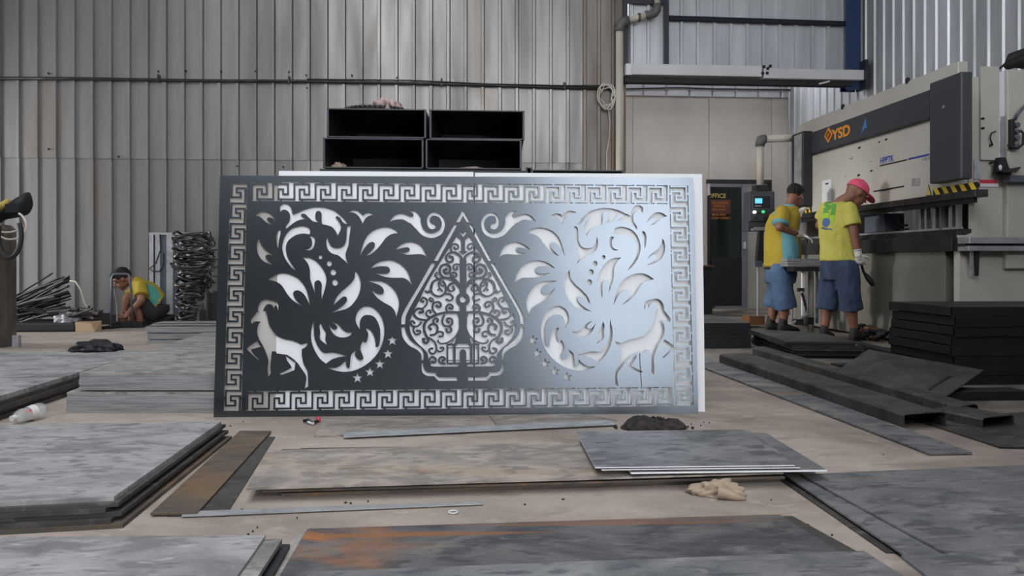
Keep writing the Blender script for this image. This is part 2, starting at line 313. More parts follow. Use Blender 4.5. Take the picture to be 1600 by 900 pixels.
for me_, z0, z1, yy in ((None, 2.0, ROOF_Z, 0), (None, 0, 2.02, .012)):
    mm = clad_mesh(z0, z1, rib_profile(2.30 - xe, max(2, round((2.30 - xe) / .227))), 'clad_end'); mm.materials.append(M['clad_old'])
    o = bpy.data.objects.new('cladding_sheet', mm); COL.objects.link(o); o.parent = wall_back; o.location = Vector((xe, WALL_Y + yy - .004, 0)) - ORG[wall_back.name]
# rust runs and old fixing screws on the cladding, each a small real piece
scr = MB()
for px, py in ((248, 112), (291, 111), (346, 112), (400, 112), (452, 113), (479, 118), (77, 115), (186, 245), (77, 233), (480, 138), (371, 260), (443, 261), (550, 118), (620, 122), (690, 124), (882, 132)):
    p = AY(px, py, WALL_Y - .015); scr.cyl(p, p + Vector((0, -.03, 0)), .012, .012, 6)
scr = scr.build('fixing_screws', M['rubber'], wall_back); scr['kind'] = 'stuff'
# upper wall over the opening, brighter sheets
LINT = AY(1100, 128, WALL_Y).z
xr0 = 2.36
wu = MB(); wu.box(xr0, WALL_X, WALL_Y + .06, WALL_Y + .12, LINT, ROOF_Z)
wall_over = struct(wu.build('wall_over_opening', M['clad_new']), 'bright ribbed metal wall above the shutter box')
mm = clad_mesh(LINT, ROOF_Z, PROF, 'clad_over'); mm.materials.append(M['clad_new'])
clad_run(wall_over, mm, None, [xr0 + W_SH * k for k in range(4)], 0, lambda x: Vector((x, WALL_Y, 0)))
# right wall
wr = MB(); wr.box(WALL_X + .06, WALL_X + .12, FRONT_Y, BACK_Y, 0, ROOF_Z)
wall_right = struct(wr.build('wall_right', M['clad_new']), 'bright ribbed metal wall behind the press brake')
mm = clad_mesh(0, ROOF_Z, rib_profile(.907, 4, .034, .022), 'clad_right'); mm.materials.append(M['clad_new'])
k = 0; ys = []
while FRONT_Y + W_SH * k < BACK_Y: ys.append(FRONT_Y + W_SH * k); k += 1
clad_run(wall_right, mm, None, [BACK_Y - W_SH * j for j in range(len(ys))], -math.pi / 2, lambda y: Vector((WALL_X, y, 0)))
# recess behind the opening: cream boards, ribbed strip above, ceiling and left cheek
XL = 2.34
ZT, ZS = AY(1100, 128, BACK_Y).z, AY(1100, 151, BACK_Y).z
wb = MB(); wb.box(XL, WALL_X, BACK_Y + .03, BACK_Y + .1, 0, ZT + .5)
wall_office = struct(wb.build('wall_office', M['cream_wall']), 'cream boarded office wall in the recess')
seams = [XL, AY(989, 200, BACK_Y).x, AY(1108, 200, BACK_Y).x, AY(1206, 200, BACK_Y).x, AY(1262, 200, BACK_Y).x, WALL_X]
zmid = AY(985, 231, BACK_Y).z
DX0, DX1 = AY(1107, 300, BACK_Y).x, AY(1206, 300, BACK_Y).x; DZ = AY(1150, 284, BACK_Y).z
for i in range(5):
    a, b = seams[i] + .004, seams[i + 1] - .004
    for z0, z1 in (((0, zmid - .003), (zmid + .003, ZS)) if i == 0 else ((0, ZS),)):
        if a > DX0 - .05 and b < DX1 + .05: z0 = max(z0, DZ)
        if z1 - z0 < .05: continue
        MB().box(a, b, BACK_Y + .012 + .004 * (i % 2), BACK_Y + .03, z0, z1).build('panel', M['cream_wall'], wall_office)
n = 0; x = XL
while x < WALL_X:
    MB().prism([(x + .005, BACK_Y + .03, ZS), (x + .005, BACK_Y, ZS), (x + .03, BACK_Y - .02, ZS), (x + .36, BACK_Y - .02, ZS), (x + .385, BACK_Y, ZS), (x + .385, BACK_Y + .03, ZS)], (0, 0, ZT + .3 - ZS)).build('metal_strip', M['cover_grey'], wall_office); x += .39
MB().tube([AY(975, 139, BACK_Y - .05), AY(1060, 137, BACK_Y - .05), AY(1120, 139, BACK_Y - .05), AY(1300, 141, BACK_Y - .05), AY(1330, 141, BACK_Y - .05), AY(1350, 150, BACK_Y - .1)], .012, 6).build('wall_cable', M['rubber'], wall_office)
c = MB(); c.box(XL, WALL_X, WALL_Y + .12, 11.6, ZT + .3, ZT + .36); c.box(XL, WALL_X, 12.6, BACK_Y + .1, ZT + .3, ZT + .36); struct(c.build('ceiling', M['roof']), 'low roof over the office recess')
c = MB(); c.box(XL - .06, XL, WALL_Y + .121, BACK_Y + .1, 0, ZT + .3); struct(c.build('wall_recess', M['cream_wall']), 'side cheek of the office recess')
# roof with open skylight strips, left wall with a doorway, front wall with a wide gate
SKY = [(-3.2, -2.3), (-.9, .1)]
r = MB(); xs_ = [LEFT_X] + [v for s in SKY for v in s] + [WALL_X + .12]
for i in range(0, len(xs_), 2): r.box(xs_[i], xs_[i + 1], FRONT_Y, WALL_Y + .12, ROOF_Z, ROOF_Z + .06)
for a, b in SKY: r.box(a, b, FRONT_Y, -4.5, ROOF_Z, ROOF_Z + .06); r.box(a, b, 8.0, WALL_Y + .12, ROOF_Z, ROOF_Z + .06)
struct(r.build('ceiling', M['roof']), 'high metal roof with open skylight strips')
for a, b in SKY: portal('skylight_portal', ((a + b) / 2, 1.75, ROOF_Z + .05), (0, 0, 0), b - a, 12.5)
LW0, LW1 = 6.3, 9.8
l = MB(); l.box(LEFT_X - .1, LEFT_X, FRONT_Y, LW0, 0, ROOF_Z); l.box(LEFT_X - .1, LEFT_X, LW1, WALL_Y + .12, 0, ROOF_Z); l.box(LEFT_X - .1, LEFT_X, LW0, LW1, 3.6, ROOF_Z)
struct(l.build('wall_left', M['roof']), 'left wall with an open doorway')
portal('doorway_portal', (LEFT_X - .05, (LW0 + LW1) / 2, 1.8), (0, math.radians(-90), 0), 3.6, LW1 - LW0)
GX0, GX1, GZ = 1.1, 5.4, 6.6
CX0, CZ0, CZ1 = -6.0, 5.5, 7.4  # high opening added to the front wall for more frontal light
l = MB(); l.box(LEFT_X, CX0, FRONT_Y - .1, FRONT_Y, 0, ROOF_Z); l.box(CX0, GX0, FRONT_Y - .1, FRONT_Y, 0, CZ0); l.box(CX0, GX0, FRONT_Y - .1, FRONT_Y, CZ1, ROOF_Z); l.box(GX1, WALL_X + .12, FRONT_Y - .1, FRONT_Y, 0, ROOF_Z); l.box(GX0, GX1, FRONT_Y - .1, FRONT_Y, GZ, ROOF_Z)
struct(l.build('wall_front', M['roof']), 'front wall with a wide open gate behind the camera')
struct(MB().box(2.05, WALL_X, 1.25, 1.4, 0, 2.2).build('wall_light_block', M['roof']), 'low wall added to block gate light on the right, outside the picture')  # unseen wall, added to shade the right floor and lower machine front
portal('added_opening_portal', ((CX0 + GX0) / 2, FRONT_Y - .05, (CZ0 + CZ1) / 2), (math.radians(90), 0, 0), GX0 - CX0, CZ1 - CZ0)
portal('gate_portal', ((GX0 + GX1) / 2, FRONT_Y - .05, GZ / 2), (math.radians(90), 0, 0), GX1 - GX0, GZ)
# blue column, beams, ladder frame
c = MB(); p0 = AY(1321, 200, WALL_Y - .12).x; p1 = AY(1344, 200, WALL_Y - .12).x
c.box(p0, p1, WALL_Y - .14, WALL_Y - .12, LINT - .1, ROOF_Z); c.box(p0 + .085, p0 + .11, WALL_Y - .13, WALL_Y + .02, LINT - .1, ROOF_Z); c.box(p0, p1, WALL_Y + .02, WALL_Y + .04, LINT - .1, ROOF_Z)
struct(c.build('trim_1', M['blue_steel']), 'blue steel column in the far corner')
a, b = AY(1045, 28, WALL_Y - .06), AY(1325, 37, WALL_Y - .06)
struct(MB().tube([a, b], .035, 8).build('trim_2', M['navy_frame']), 'dark steel purlin across the bright wall')
t = MB()
for px in (977, 1041):
    q = AY(px, 60, WALL_Y - .06); t.box(q.x - .03, q.x + .03, q.y - .02, q.y + .02, LINT, 4.9)
zq = AY(1000, 5, WALL_Y).z; t.box(AY(977, 5, WALL_Y - .06).x, AY(1041, 5, WALL_Y - .06).x, WALL_Y - .08, WALL_Y - .04, zq - .03, zq + .03)
struct(t.build('trim_3', M['navy_frame']), 'dark upright frame beside the pipe')
# ---- roller shutter box over the opening
sh = empty('shutter_box', AY(1160, 128, WALL_Y - .2)); tag(sh, 'silver roller shutter housing above the office recess', 'shutter')
xa, xb = AY(978, 110, WALL_Y - .25).x, AY(1352, 110, WALL_Y - .25).x
z0, z1 = AY(1150, 119, WALL_Y - .25).z, AY(1150, 102, WALL_Y - .25).z
xm = AY(1192, 110, WALL_Y - .25).x
MB().box(xa, xm - .01, WALL_Y - .25, WALL_Y - .045, z0, z1).build('cover', M['cover_grey'], sh, bevel=.006)
MB().box(xm + .01, xb, WALL_Y - .25, WALL_Y - .045, z0 - .02, z1 - .03).build('cover', M['cover_grey'], sh, bevel=.006)
bl = MB()
for px, py in ((1194, 104), (1192, 114), (1200, 107), (1204, 103), (1199, 114)): q = AY(px, py, WALL_Y - .26); bl.cyl(q, q + Vector((0, .02, 0)), .022, .022, 7)
bl.build('paint_splash', M['rubber'], sh)['kind'] = 'stuff'
MB().box(xa, xb - .15, WALL_Y - .18, WALL_Y - .04, z0 - .085, z0 - .03).build('guide_beam', M['rubber'], sh)
MB().tube([(xa + .1, WALL_Y - .10, z0 - .055), (xb - .2, WALL_Y - .10, z0 - .065)], .035, 10).build('roller', M['rubber'], sh)
MB().box(xb - .02, xb + .02, WALL_Y - .30, WALL_Y - .04, z0 - .14, z1 + .10).build('end_plate', M['navy_frame'], sh)
MB().box(xa - .0, xa + .07, WALL_Y - .27, WALL_Y - .24, z0 - .01, z1 - .02).build('end_bracket', M['white_paint'], sh)
MB().tube([AY(1280, 131, WALL_Y - .3), AY(1296, 127, WALL_Y - .3)], .012, 6).build('pull_rod', M['white_paint'], sh)
# ---- pipe along the wall, vertical drain pipe, cable coil
pp = []
for px, py in ((-60, 122), (120, 123), (300, 126), (480, 127), (640, 130), (760, 133), (880, 137), (962, 138)): pp.append(AY(px, py, WALL_Y - .045))
wp = empty('wall_pipe', pp[4]); tag(wp, 'long thin dark conduit running level across the ribbed back wall', 'pipe')
MB().tube(pp, .021, 8).build('conduit', M['dark_steel'], wp, smooth=True)
MB().tube([p + Vector((0, -.02, .022 + .012 * math.sin(i * 2.1))) for i, p in enumerate(pp[3:])], .009, 6).build('cable', M['rubber'], wp)
for px, py in ((248, 124), (452, 127), (690, 131), (882, 136)):
    q = AY(px, py, WALL_Y - .045); MB().box(q.x - .012, q.x + .012, q.y - .026, q.y + .05, q.z - .03, q.z + .06).build('clip', M['dark_steel'], wp)
dp = empty('drain_pipe', AY(968, 505, WALL_Y - .15)); tag(dp, 'cream vertical plastic drain pipe with grey elbows at the wall corner', 'pipe')
q = AY(968, 45, WALL_Y - .15); r_ = .052
MB().cyl((q.x, q.y, 0), (q.x, q.y, q.z), r_, r_, 16).build('downpipe', M['pvc'], dp, smooth=True)
e = [q + Vector((0, 0, -.04)), q, q + Vector((.02, 0, .06)), q + Vector((.06, 0, .1)), q + Vector((.12, 0, .115))]
MB().tube(e, r_ + .012, 12).build('elbow', M['pvc_dark'], dp, smooth=True)
h0 = e[-1]; h1 = AY(1015, 23, WALL_Y - .15)
MB().tube([h0, h1], r_ - .01, 14).build('cross_pipe', M['pvc'], dp, smooth=True)
MB().tube([h1 - Vector((.06, 0, .003)), h1, h1 + Vector((.07, 0, .02)), h1 + Vector((.1, 0, .07)), h1 + Vector((.105, 0, .14))], r_ + .004, 12).build('elbow', M['pvc_dark'], dp, smooth=True)
MB().cyl(h1 + Vector((.105, 0, .14)), h1 + Vector((.105, 0, .8)), r_ - .01, None, 14).build('riser', M['pvc'], dp, smooth=True)
m_ = (h0 + h1) / 2; MB().cyl(m_ - Vector((.015, 0, 0)), m_ + Vector((.015, 0, 0)), r_ + .006, None, 14).build('clamp', M['brown_plate'], dp)
cc = AY(947, 151, WALL_Y - .08); pts = []
for i in range(96):
    a = i * 2 * math.pi / 24; rr = .11 + .02 * math.sin(i * .7) + .012 * (i // 24)
    pts.append(cc + Vector((rr * .8 * math.cos(a) + .01 * math.sin(i), -.02 - .006 * (i // 24), rr * 1.15 * math.sin(a))))
cb = empty('cable_coil', cc); tag(cb, 'coil of pale cable hanging on the wall beside the drain pipe', 'cable')
MB().tube(pts, .010, 6).build('coil', M['pvc'], cb, smooth=True)
MB().tube([AY(950, 166, WALL_Y - .06), AY(953, 190, WALL_Y - .05), AY(952, 215, WALL_Y - .05), AY(948, 240, WALL_Y - .05), AY(948, 300, WALL_Y - .05)], .008, 6).build('tail', M['pvc'], cb, smooth=True)
# ---- office door
dr = struct(MB().box(AY(1110, 300, BACK_Y - .02).x, AY(1159, 300, BACK_Y - .02).x, BACK_Y - .02, BACK_Y - .005, .06, AY(1130, 292, BACK_Y).z).build('door_1', M['glass']), 'dark glass office door with orange lettering')
def bx(name, px0, px1, py0, py1, ya, yb, mat, par, bev=0):
    a = AY(px0, py1, ya); b = AY(px1, py0, ya); return MB().box(a.x, b.x, ya, yb, max(a.z, .0), b.z).build(name, mat, par, bevel=bev)
Yd = BACK_Y - .04
bx('door_frame', 1159, 1168, 286, 486, Yd, Yd + .05, M['alu'], dr); bx('door_frame', 1110, 1160, 286, 292, Yd, Yd + .05, M['alu'], dr)
bx('door_frame', 1106.5, 1109.5, 282, 305, Yd - .02, Yd + .03, M['white_paint'], dr); bx('door_frame', 1106.5, 1110, 305, 486, Yd - .01, Yd + .04, M['dark_steel'], dr)
bx('lintel', 1106, 1206, 281, 286, Yd - .03, Yd + .06, M['dark_steel'], dr); bx('door_frame', 1200, 1206, 286, 486, Yd, Yd + .05, M['dark_steel'], dr)
bx('kick_plate', 1117, 1159, 478, 485, Yd - .01, Yd + .02, M['alu'], dr); bx('side_light', 1168, 1200, 286, 486, Yd + .02, Yd + .05, M['cream_paint'], dr)
bx('handle', 1162, 1166, 378, 389, Yd - .05, Yd, M['white_paint'], dr, .006); bx('lower_panel', 1111, 1159, 402, 478, Yd + .0, Yd + .02, M['black_paint'], dr)
bx('sign_ground', 1110, 1142, 312, 334, Yd + .014, Yd + .019, M['redbrown'], dr)
def dtext(s, px, py, wpx, hpx, mat, bold=.02):
    P = AY(px, py, Yd + .012); w = wpx * BACK_Y / F_PX; h = hpx * BACK_Y / F_PX / .72
    text(s, mat, dr, P, (1, 0, 0), (0, 0, 1), h, xs=text_w(s, w, h), bold=bold, depth=.0)
dtext('OFFICE', 1105.5, 309, 29.5, 7, M['yellow_dull']); dtext('DILARANG', 1112, 318.5, 27, 4, M['orange_dim']); dtext('MASUK', 1115, 323.5, 19, 3.6, M['orange_dim'])
dtext('SELAIN', 1112, 329, 22, 3.4, M['orange_dim']); dtext('BILA ING', 1112, 337, 22, 3.6, M['orange_dim']); dtext('ADAP KEMEN', 1111, 342.5, 31, 3.8, M['orange_dim'])
# ================================================================== the cut panel
PBL, PBR = G(334, 652), G(1091, 646)
def up_pt(base, px, py):                     # the point of the leaning sheet's top edge over a bottom corner
    lo, hi = .9, 1.6
    best = min((abs((D(px, py, d) - base).length - 1.222), d) for d in [3.95 + i * .002 for i in range(180)] if True)
    return D(px, py, best[1])
PTL = up_pt(PBL, 350, 272)
if PTL.y < PBL.y + .02: PTL = D(350, 272, 4.08)
E1 = (PBR - PBL).normalized(); t_ = PTL - PBL; E2 = (t_ - E1 * t_.dot(E1)).normalized(); E3 = E1.cross(E2)   # E3 faces the camera side
if E3.y > 0: E3 = -E3
PW = (PBR - PBL).length; PH = 1.214
def uv(px, py, off=0.0):
    r = ray(px, py); o = PBL + E3 * off; t = (o - CAMP).dot(E3) / r.dot(E3); p = CAMP + r * t - PBL; return (p.dot(E1), p.dot(E2))
def pw(u, v, n=0.0): return PBL + E1 * u + E2 * v + E3 * n
def spline(pts, k=6):
    """pts: (x, y, corner) closed outline -> smooth polygon, sharp at the corners"""
    n = len(pts); out = []
    cs = [i for i in range(n) if pts[i][2]]
    if not cs: segs = [[pts[i % n] for i in range(n + 1)]]; closed = True
    else:
        segs = []; closed = False
        for a, b in zip(cs, cs[1:] + [cs[0] + n]): segs.append([pts[i % n] for i in range(a, b + 1)])
    for s in segs:
        P = [Vector((p[0], p[1])) for p in s]
        if len(P) == 2: out.append(P[0]); continue
        for i in range(len(P) - 1):
            p1, p2 = P[i], P[i + 1]
            if closed: p0, p3 = P[(i - 1) % (n)], P[(i + 2) if i + 2 <= n else 1]
            else: p0 = P[i - 1] if i else p1 * 2 - p2; p3 = P[i + 2] if i + 2 < len(P) else p2 * 2 - p1
            for j in range(k):
                t = j / k
                out.append(.5 * ((2 * p1) + (p2 - p0) * t + (2 * p0 - 5 * p1 + 4 * p2 - p3) * t * t + (3 * p1 - p0 - 3 * p2 + p3) * t ** 3))
    return [(p.x, p.y) for p in out]
def shp(txt, ox, oy, sc):                    # "x,y x,y* ..." measured on an enlargement
    pts = []
    for w in txt.split():
        c = w.endswith('*'); x, y = w.rstrip('*').split(','); pts.append((ox + float(x) / sc, oy + float(y) / sc, c))
    return pts
Z = {'A': (380, 310, 7.5), 'B': (520, 310, 7.5), 'C': (470, 380, 6.667), 'D': (380, 430, 6.667), 'E': (380, 480, 6.667), 'F': (480, 470, 6.667),
     'G': (400, 410, 10), 'H': (620, 320, 3.214), 'P': (670, 325, 7.2), 'Q': (625, 440, 5.625), 'Z': (330, 260, 4)}
LEFT = [
 ('A', '135,198* 200,158 265,152 320,180 360,225 390,275* 350,240 305,222 280,235 285,258 318,288 350,305* 300,298 250,262 200,218'),
 ('A', '440,372* 437,420 418,500 410,588* 393,530 388,450 406,390'),
 ('A', '195,462* 205,530 260,600 330,650 387,718* 330,670 285,658 262,685 285,725 330,755 387,785* 300,765 220,720 170,640 160,560 172,500'),
 ('A', '432,158* 432,95* 470,68 520,70 560,110 580,192* 650,165 740,125 850,104 960,110 1060,140 1130,190 1180,238 1228,300* 1200,298 1165,275 1135,228 1100,208 1085,225 1120,270 1145,320 1140,370 1108,438* 1085,385 1040,335 985,315 925,300* 918,250 920,190 905,155 880,147 855,160 845,200 850,240 880,282* 820,268 770,225 735,190 705,180 680,190 685,210 720,235 745,248* 700,245 640,260 580,295 500,362* 505,320 540,270 550,210 540,170 510,140 470,132'),
 ('A', '785,375 783,422* 700,412 620,430 550,475 510,530 500,600 520,690 560,760 622,850* 560,800 490,700 460,600 465,520 500,430 560,365 640,332 710,326 765,343'),
 ('A', '780,450* 812,444 838,470 840,520 820,580 780,608 720,603* 770,590 800,560 808,515 800,480'),
 ('A', '985,445* 975,510 985,580 1020,630 1070,655 1110,665 1160,705 1200,740 1232,772* 1210,720 1200,660 1215,600 1235,540 1245,450 1265,325* 1240,322 1218,345 1212,400 1212,460 1195,530 1160,570 1110,582 1050,570 1010,530'),
 ('B', '180,160* 240,140 290,145 330,175 352,200* 380,180 430,168 460,180 498,202* 450,198 400,220 370,255 350,300* 335,260 300,205 250,170'),
 ('B', '780,408* 720,360 640,338 560,345 480,375 410,435 370,505 340,590 320,678* 360,600 410,535 455,510 490,525 490,565 460,610 390,675* 450,650 520,590 580,520 630,455 700,415'),
 ('B', '730,602* 800,545 870,515 940,512 1010,540 1060,590 1105,695* 1070,665 1020,652 950,655 880,660 830,650 778,635* 850,635 895,615 900,590 875,572 820,580'),
 ('C', '15,150* 100,155 180,205 240,285 268,370 255,460 218,588* 215,500 218,430 195,390 160,392 142,430 150,525* 120,440 98,370 95,280 75,215 45,175'),
 ('C', '570,280* 605,340 625,420 610,520 560,610 480,680 328,722* 400,680 460,630 482,590 470,558 435,560 390,600 342,645* 370,570 430,500 510,430 555,370 565,320'),
 ('C', '720,263* 790,210 870,182 960,182 1050,225 1120,310 1158,438* 1120,390 1070,362 1000,360 930,358 860,345 777,312* 860,318 915,310 930,275 905,245 850,240 790,245'),
 ('C', '693,394* 780,392 870,405 950,460 1005,540 1025,640 995,775* 980,710 940,660 870,620 800,570 750,510 716,463* 770,510 820,530 855,525 865,490 840,450 780,420'),
 ('G', '190,270* 270,215 350,180 430,172 530,190 640,240 720,315 780,410 815,520 848,682* 810,600 760,510 700,455 640,435 590,460 585,510 620,580 715,682* 600,610 500,510 430,400 380,340 300,295'),
 ('F', '68,198* 70,290 75,380 105,460 150,525 190,545* 270,540 350,555 418,578* 340,585 260,610 195,655* 130,600 75,510 45,420 40,330 55,250'),
 ('F', '142,226* 165,285 195,335 190,400 207,460* 160,425 132,390 135,330 127,270'),
 ('F', '218,233* 250,280 285,300 312,285 305,260 256,218* 320,245 370,300 420,328 478,328* 440,365 380,382 310,370 255,320'),
 ('F', '550,302* 515,240 505,180 530,110 580,68 630,58 690,75 750,130 790,210 805,310 790,420 750,520 680,610 590,680 490,725 390,740 300,728 213,700* 300,695 360,665 405,620* 405,665 415,695 440,695 450,620 460,560 510,515* 500,560 520,600 560,618 585,600 575,560 555,510 560,460 590,410* 595,430 615,430 630,390 635,340 608,288* 650,295 690,350 710,420 715,485* 745,470 760,400 760,300 735,220 700,170 650,148 590,155 555,200 548,260'),
 ('E', '75,140* 120,80 150,45* 235,40* 255,110 280,200 345,290 420,328 520,350 610,388* 680,370* 655,410 612,437* 612,500 630,590 672,680 678,825* 640,847* 652,790 655,715 600,630 565,580 510,530 455,495* 400,488 345,480* 345,462* 300,460* 292,530 285,620 288,690 260,727* 255,640 262,560 240,480 205,400 165,330 145,260 155,190 180,150* 140,148 110,155 95,177*'),
 ('E', '148,350* 185,412* 80,440* 110,490 165,540* 160,552* 120,520 60,460 38,435* 70,400'),
 ('E', '443,506* 545,580* 535,655* 470,680 400,705* 376,692* 430,670 505,630* 490,600 455,550'),
 ('D', '152,375* 158,320 190,270 240,252 300,262 350,280 368,320 362,372* 350,322 330,320 322,352* 300,310 262,300 228,328 207,378*'),
]
SWIRL = [('B', '668,272* 710,215 760,185 820,180 880,200 925,214 945,200 935,172 893,147* 955,147 1000,180 1030,230 1035,290')]
swirl = shp(SWIRL[0][1], *Z['B']) + [(x, y, c) for x, y, c in shp('1330,395 1365,415 1405,412 1435,385 1440,345 1420,315 1385,308 1368,325 1370,350 1395,360 1405,375 1395,390 1370,390 1352,365 1350,325 1375,292 1415,290 1450,320 1462,365 1445,415 1410,440 1370,447 1320,430 1280,390 1240,350', *Z['Z'])] + shp('900,290 830,250 770,246 710,256', *Z['B'])
holes = []                                   # polygons in sheet coordinates (metres)
def hole_px(poly): holes.append([uv(x, y) for x, y in poly])
AXU = (uv(723.5, 335)[0] + uv(723.5, 590)[0]) / 2
lefts = [spline(shp(t, *Z[z])) for z, t in LEFT] + [spline(swirl)]
for cx, cy, r in ((205, 145, 20), (298, 213, 26), (340, 304, 29), (358, 411, 30)):
    lefts.append([(470 + (cx + r * math.cos(a)) / 6.667, 380 + (cy + r * 1.08 * math.sin(a)) / 6.667) for a in [2 * math.pi * i / 18 for i in range(18)]])
for cx, cy in ((888, 414), (842, 552), (758, 660), (655, 743), (525, 805)):
    st = []
    for i in range(10):
        r = 58 if i % 2 == 0 else 23; a = -math.pi / 2 + i * math.pi / 5; st.append((480 + (cx + r * math.cos(a)) / 6.667, 470 + (cy + r * math.sin(a)) / 6.667))
    lefts.append(st)
for p in lefts:
    q = [uv(x, y) for x, y in p]; holes.append(q); holes.append([(2 * AXU - a, b) for a, b in q])
# the mountain-shaped emblem: outer band pieces
def both(poly): q = [uv(x, y) for x, y in poly]; holes.append(q); holes.append([(2 * AXU - a, b) for a, b in q])
q = [uv(x, y) for x, y in spline(shp('385,20* 462,160* 430,160* 385,85* 348,160* 308,160*', *Z['P']))]; holes.append(q)
both(spline(shp('288,185* 324,185* 100,595* 56,595*', *Z['P'])))
both(spline(shp('175,293* 196,293* 128,410 75,500 48,555 42,600* 22,600* 27,555 62,488 118,394', *Z['H'])))
both(spline(shp('12,402* 45,402* 58,455 92,510 150,560 190,592 208,635 208,690* 190,690* 186,640 150,600 80,560 30,500 14,440', *Z['Q'])))
both(spline(shp('192,715* 208,715* 212,760 240,795 300,800* 320,800* 325,825 345,840* 508,840* 508,872* 340,872* 318,852 302,832* 240,828 200,800 190,760', *Z['Q'])))
holes.append([uv(x, y) for x, y in spline(shp('340,270* 352,258* 385,292* 420,258* 436,272* 388,326*', *Z['P']))])
inner = [(670 + x / 7.2, 325 + y / 7.2, c) for x, y, c in ((385, 385, 1), (362, 362, 1), (315, 318, 1), (160, 560, 0), (0, 820, 0))] + \
        [(620 + x / 3.214, 320 + y / 3.214, c) for x, y, c in ((110, 485, 0), (80, 545, 0), (64, 600, 0), (72, 648, 0), (100, 690, 0), (138, 725, 0))] + \
        [(625 + x / 5.625, 440 + y / 5.625, c) for x, y, c in ((245, 640, 0), (250, 700, 0), (265, 735, 0), (300, 747, 1), (554, 747, 1))]
ip = spline(inner); k0 = ip.index(min(ip, key=lambda p: abs(p[0] - (670 + 385 / 7.2)) + abs(p[1] - (325 + 385 / 7.2))))
iu = [uv(x, y) for x, y in ip]
half = iu[:]; mir = [(2 * AXU - a, b) for a, b in reversed(half)]
holes.append(half + mir)
# key border bands
def quad_band(tl, tr, br, bl): return [uv(*tl), uv(*tr), uv(*br), uv(*bl)]
bands = {'top': quad_band((392, 284), (1043, 289.5), (1043, 319), (392, 314)), 'bottom': quad_band((385, 611), (1050, 604.5), (1050, 634.5), (384.5, 642)),
         'left': quad_band((360, 284), (386.5, 284.5), (377.5, 642), (349.5, 642)), 'right': quad_band((1045.5, 290), (1075, 290), (1084, 634), (1053.5, 634))}
for b in bands.values(): holes.append(b)
def bil(b, s, t):                            # s along the top edge 0..1, t down 0..1
    tl, tr, br, bl = [Vector(p) for p in b]; return (tl * (1 - s) + tr * s) * (1 - t) + (bl * (1 - s) + br * s) * t
T = .003
SOLID = []                                   # closed outlines of metal that crosses the openings (key lines, tree, curls)
PAN = empty('cut_metal_panel', pw(PW / 2, 0)); tag(PAN, 'large laser cut steel panel with goats, leaves, stars and key border', 'metal panel')
# bars of the key border and the tree inside the emblem: same metal, bridged to the sheet
def bar(p, q, w):
    p, q = Vector(p), Vector(q); d = (q - p).normalized(); s = Vector((-d.y, d.x)) * w / 2; e = d * w / 2
    SOLID.append([tuple(x) for x in (p - e - s, q + e - s, q + e + s, p - e + s)])
UNIT = [(.05, .9), (.05, .10), (.75, .10), (.75, .64), (.52, .64), (.52, .38), (.30, .38), (.30, .90), (1.05, .90)]
def meander(b, n, vert=False, flip=False, w=.0090):
    for k in range(n):
        pts = []
        for a, t in UNIT:
            if vert:
                s_, t_ = t, (k + a) / n
                if flip: s_ = 1 - s_
                pts.append(bil(b, s_, t_))
            else: pts.append(bil(b, (k + a) / n, t))
        if k == n - 1: pts = pts[:-1] + [bil(b, *((UNIT[-2][1] if not flip else 1 - UNIT[-2][1], 1.0) if vert else (1.0, .9)))]
        for i in range(len(pts) - 1): bar(pts[i], pts[i + 1], w)
        for t0, t1 in ((-.03, .10), (.90, 1.03)):
            for a0 in (.42,):
                if vert:
                    f_ = (lambda t: 1 - t) if flip else (lambda t: t)
                    p, q = bil(b, f_(t0), (k + a0) / n), bil(b, f_(t1), (k + a0) / n)
                else: p, q = bil(b, (k + a0) / n, t0), bil(b, (k + a0) / n, t1)
                bar(p, q, w * 1.1)
meander(bands['top'], 20); meander(bands['bottom'], 20); meander(bands['left'], 11, True); meander(bands['right'], 11, True, True)
def ribbon(pts, w, k=5):
    P = [Vector(p) for p in pts]; Q = []
    for i in range(len(P) - 1):
        p1, p2 = P[i], P[i + 1]; p0 = P[i - 1] if i else p1 * 2 - p2; p3 = P[i + 2] if i + 2 < len(P) else p2 * 2 - p1
        for j in range(k):
            t = j / k; Q.append(.5 * ((2 * p1) + (p2 - p0) * t + (2 * p0 - 5 * p1 + 4 * p2 - p3) * t * t + (3 * p1 - p0 - 3 * p2 + p3) * t ** 3))
    Q.append(P[-1]); m = len(Q); L = []; R = []
    for i, p in enumerate(Q):
        d = Q[min(i + 1, m - 1)] - Q[max(i - 1, 0)]; d = d.normalized() if d.length else Vector((1, 0)); s = Vector((-d.y, d.x)) * w / 2
        L.append(tuple(p + s)); R.append(tuple(p - s))
    SOLID.append(L + R[::-1]); return Q[-1]
def disc(c, r, n=14):
    c = Vector(c); return [(c.x + math.cos(2 * math.pi * i / n) * r, c.y + math.sin(2 * math.pi * i / n) * r) for i in range(n)]
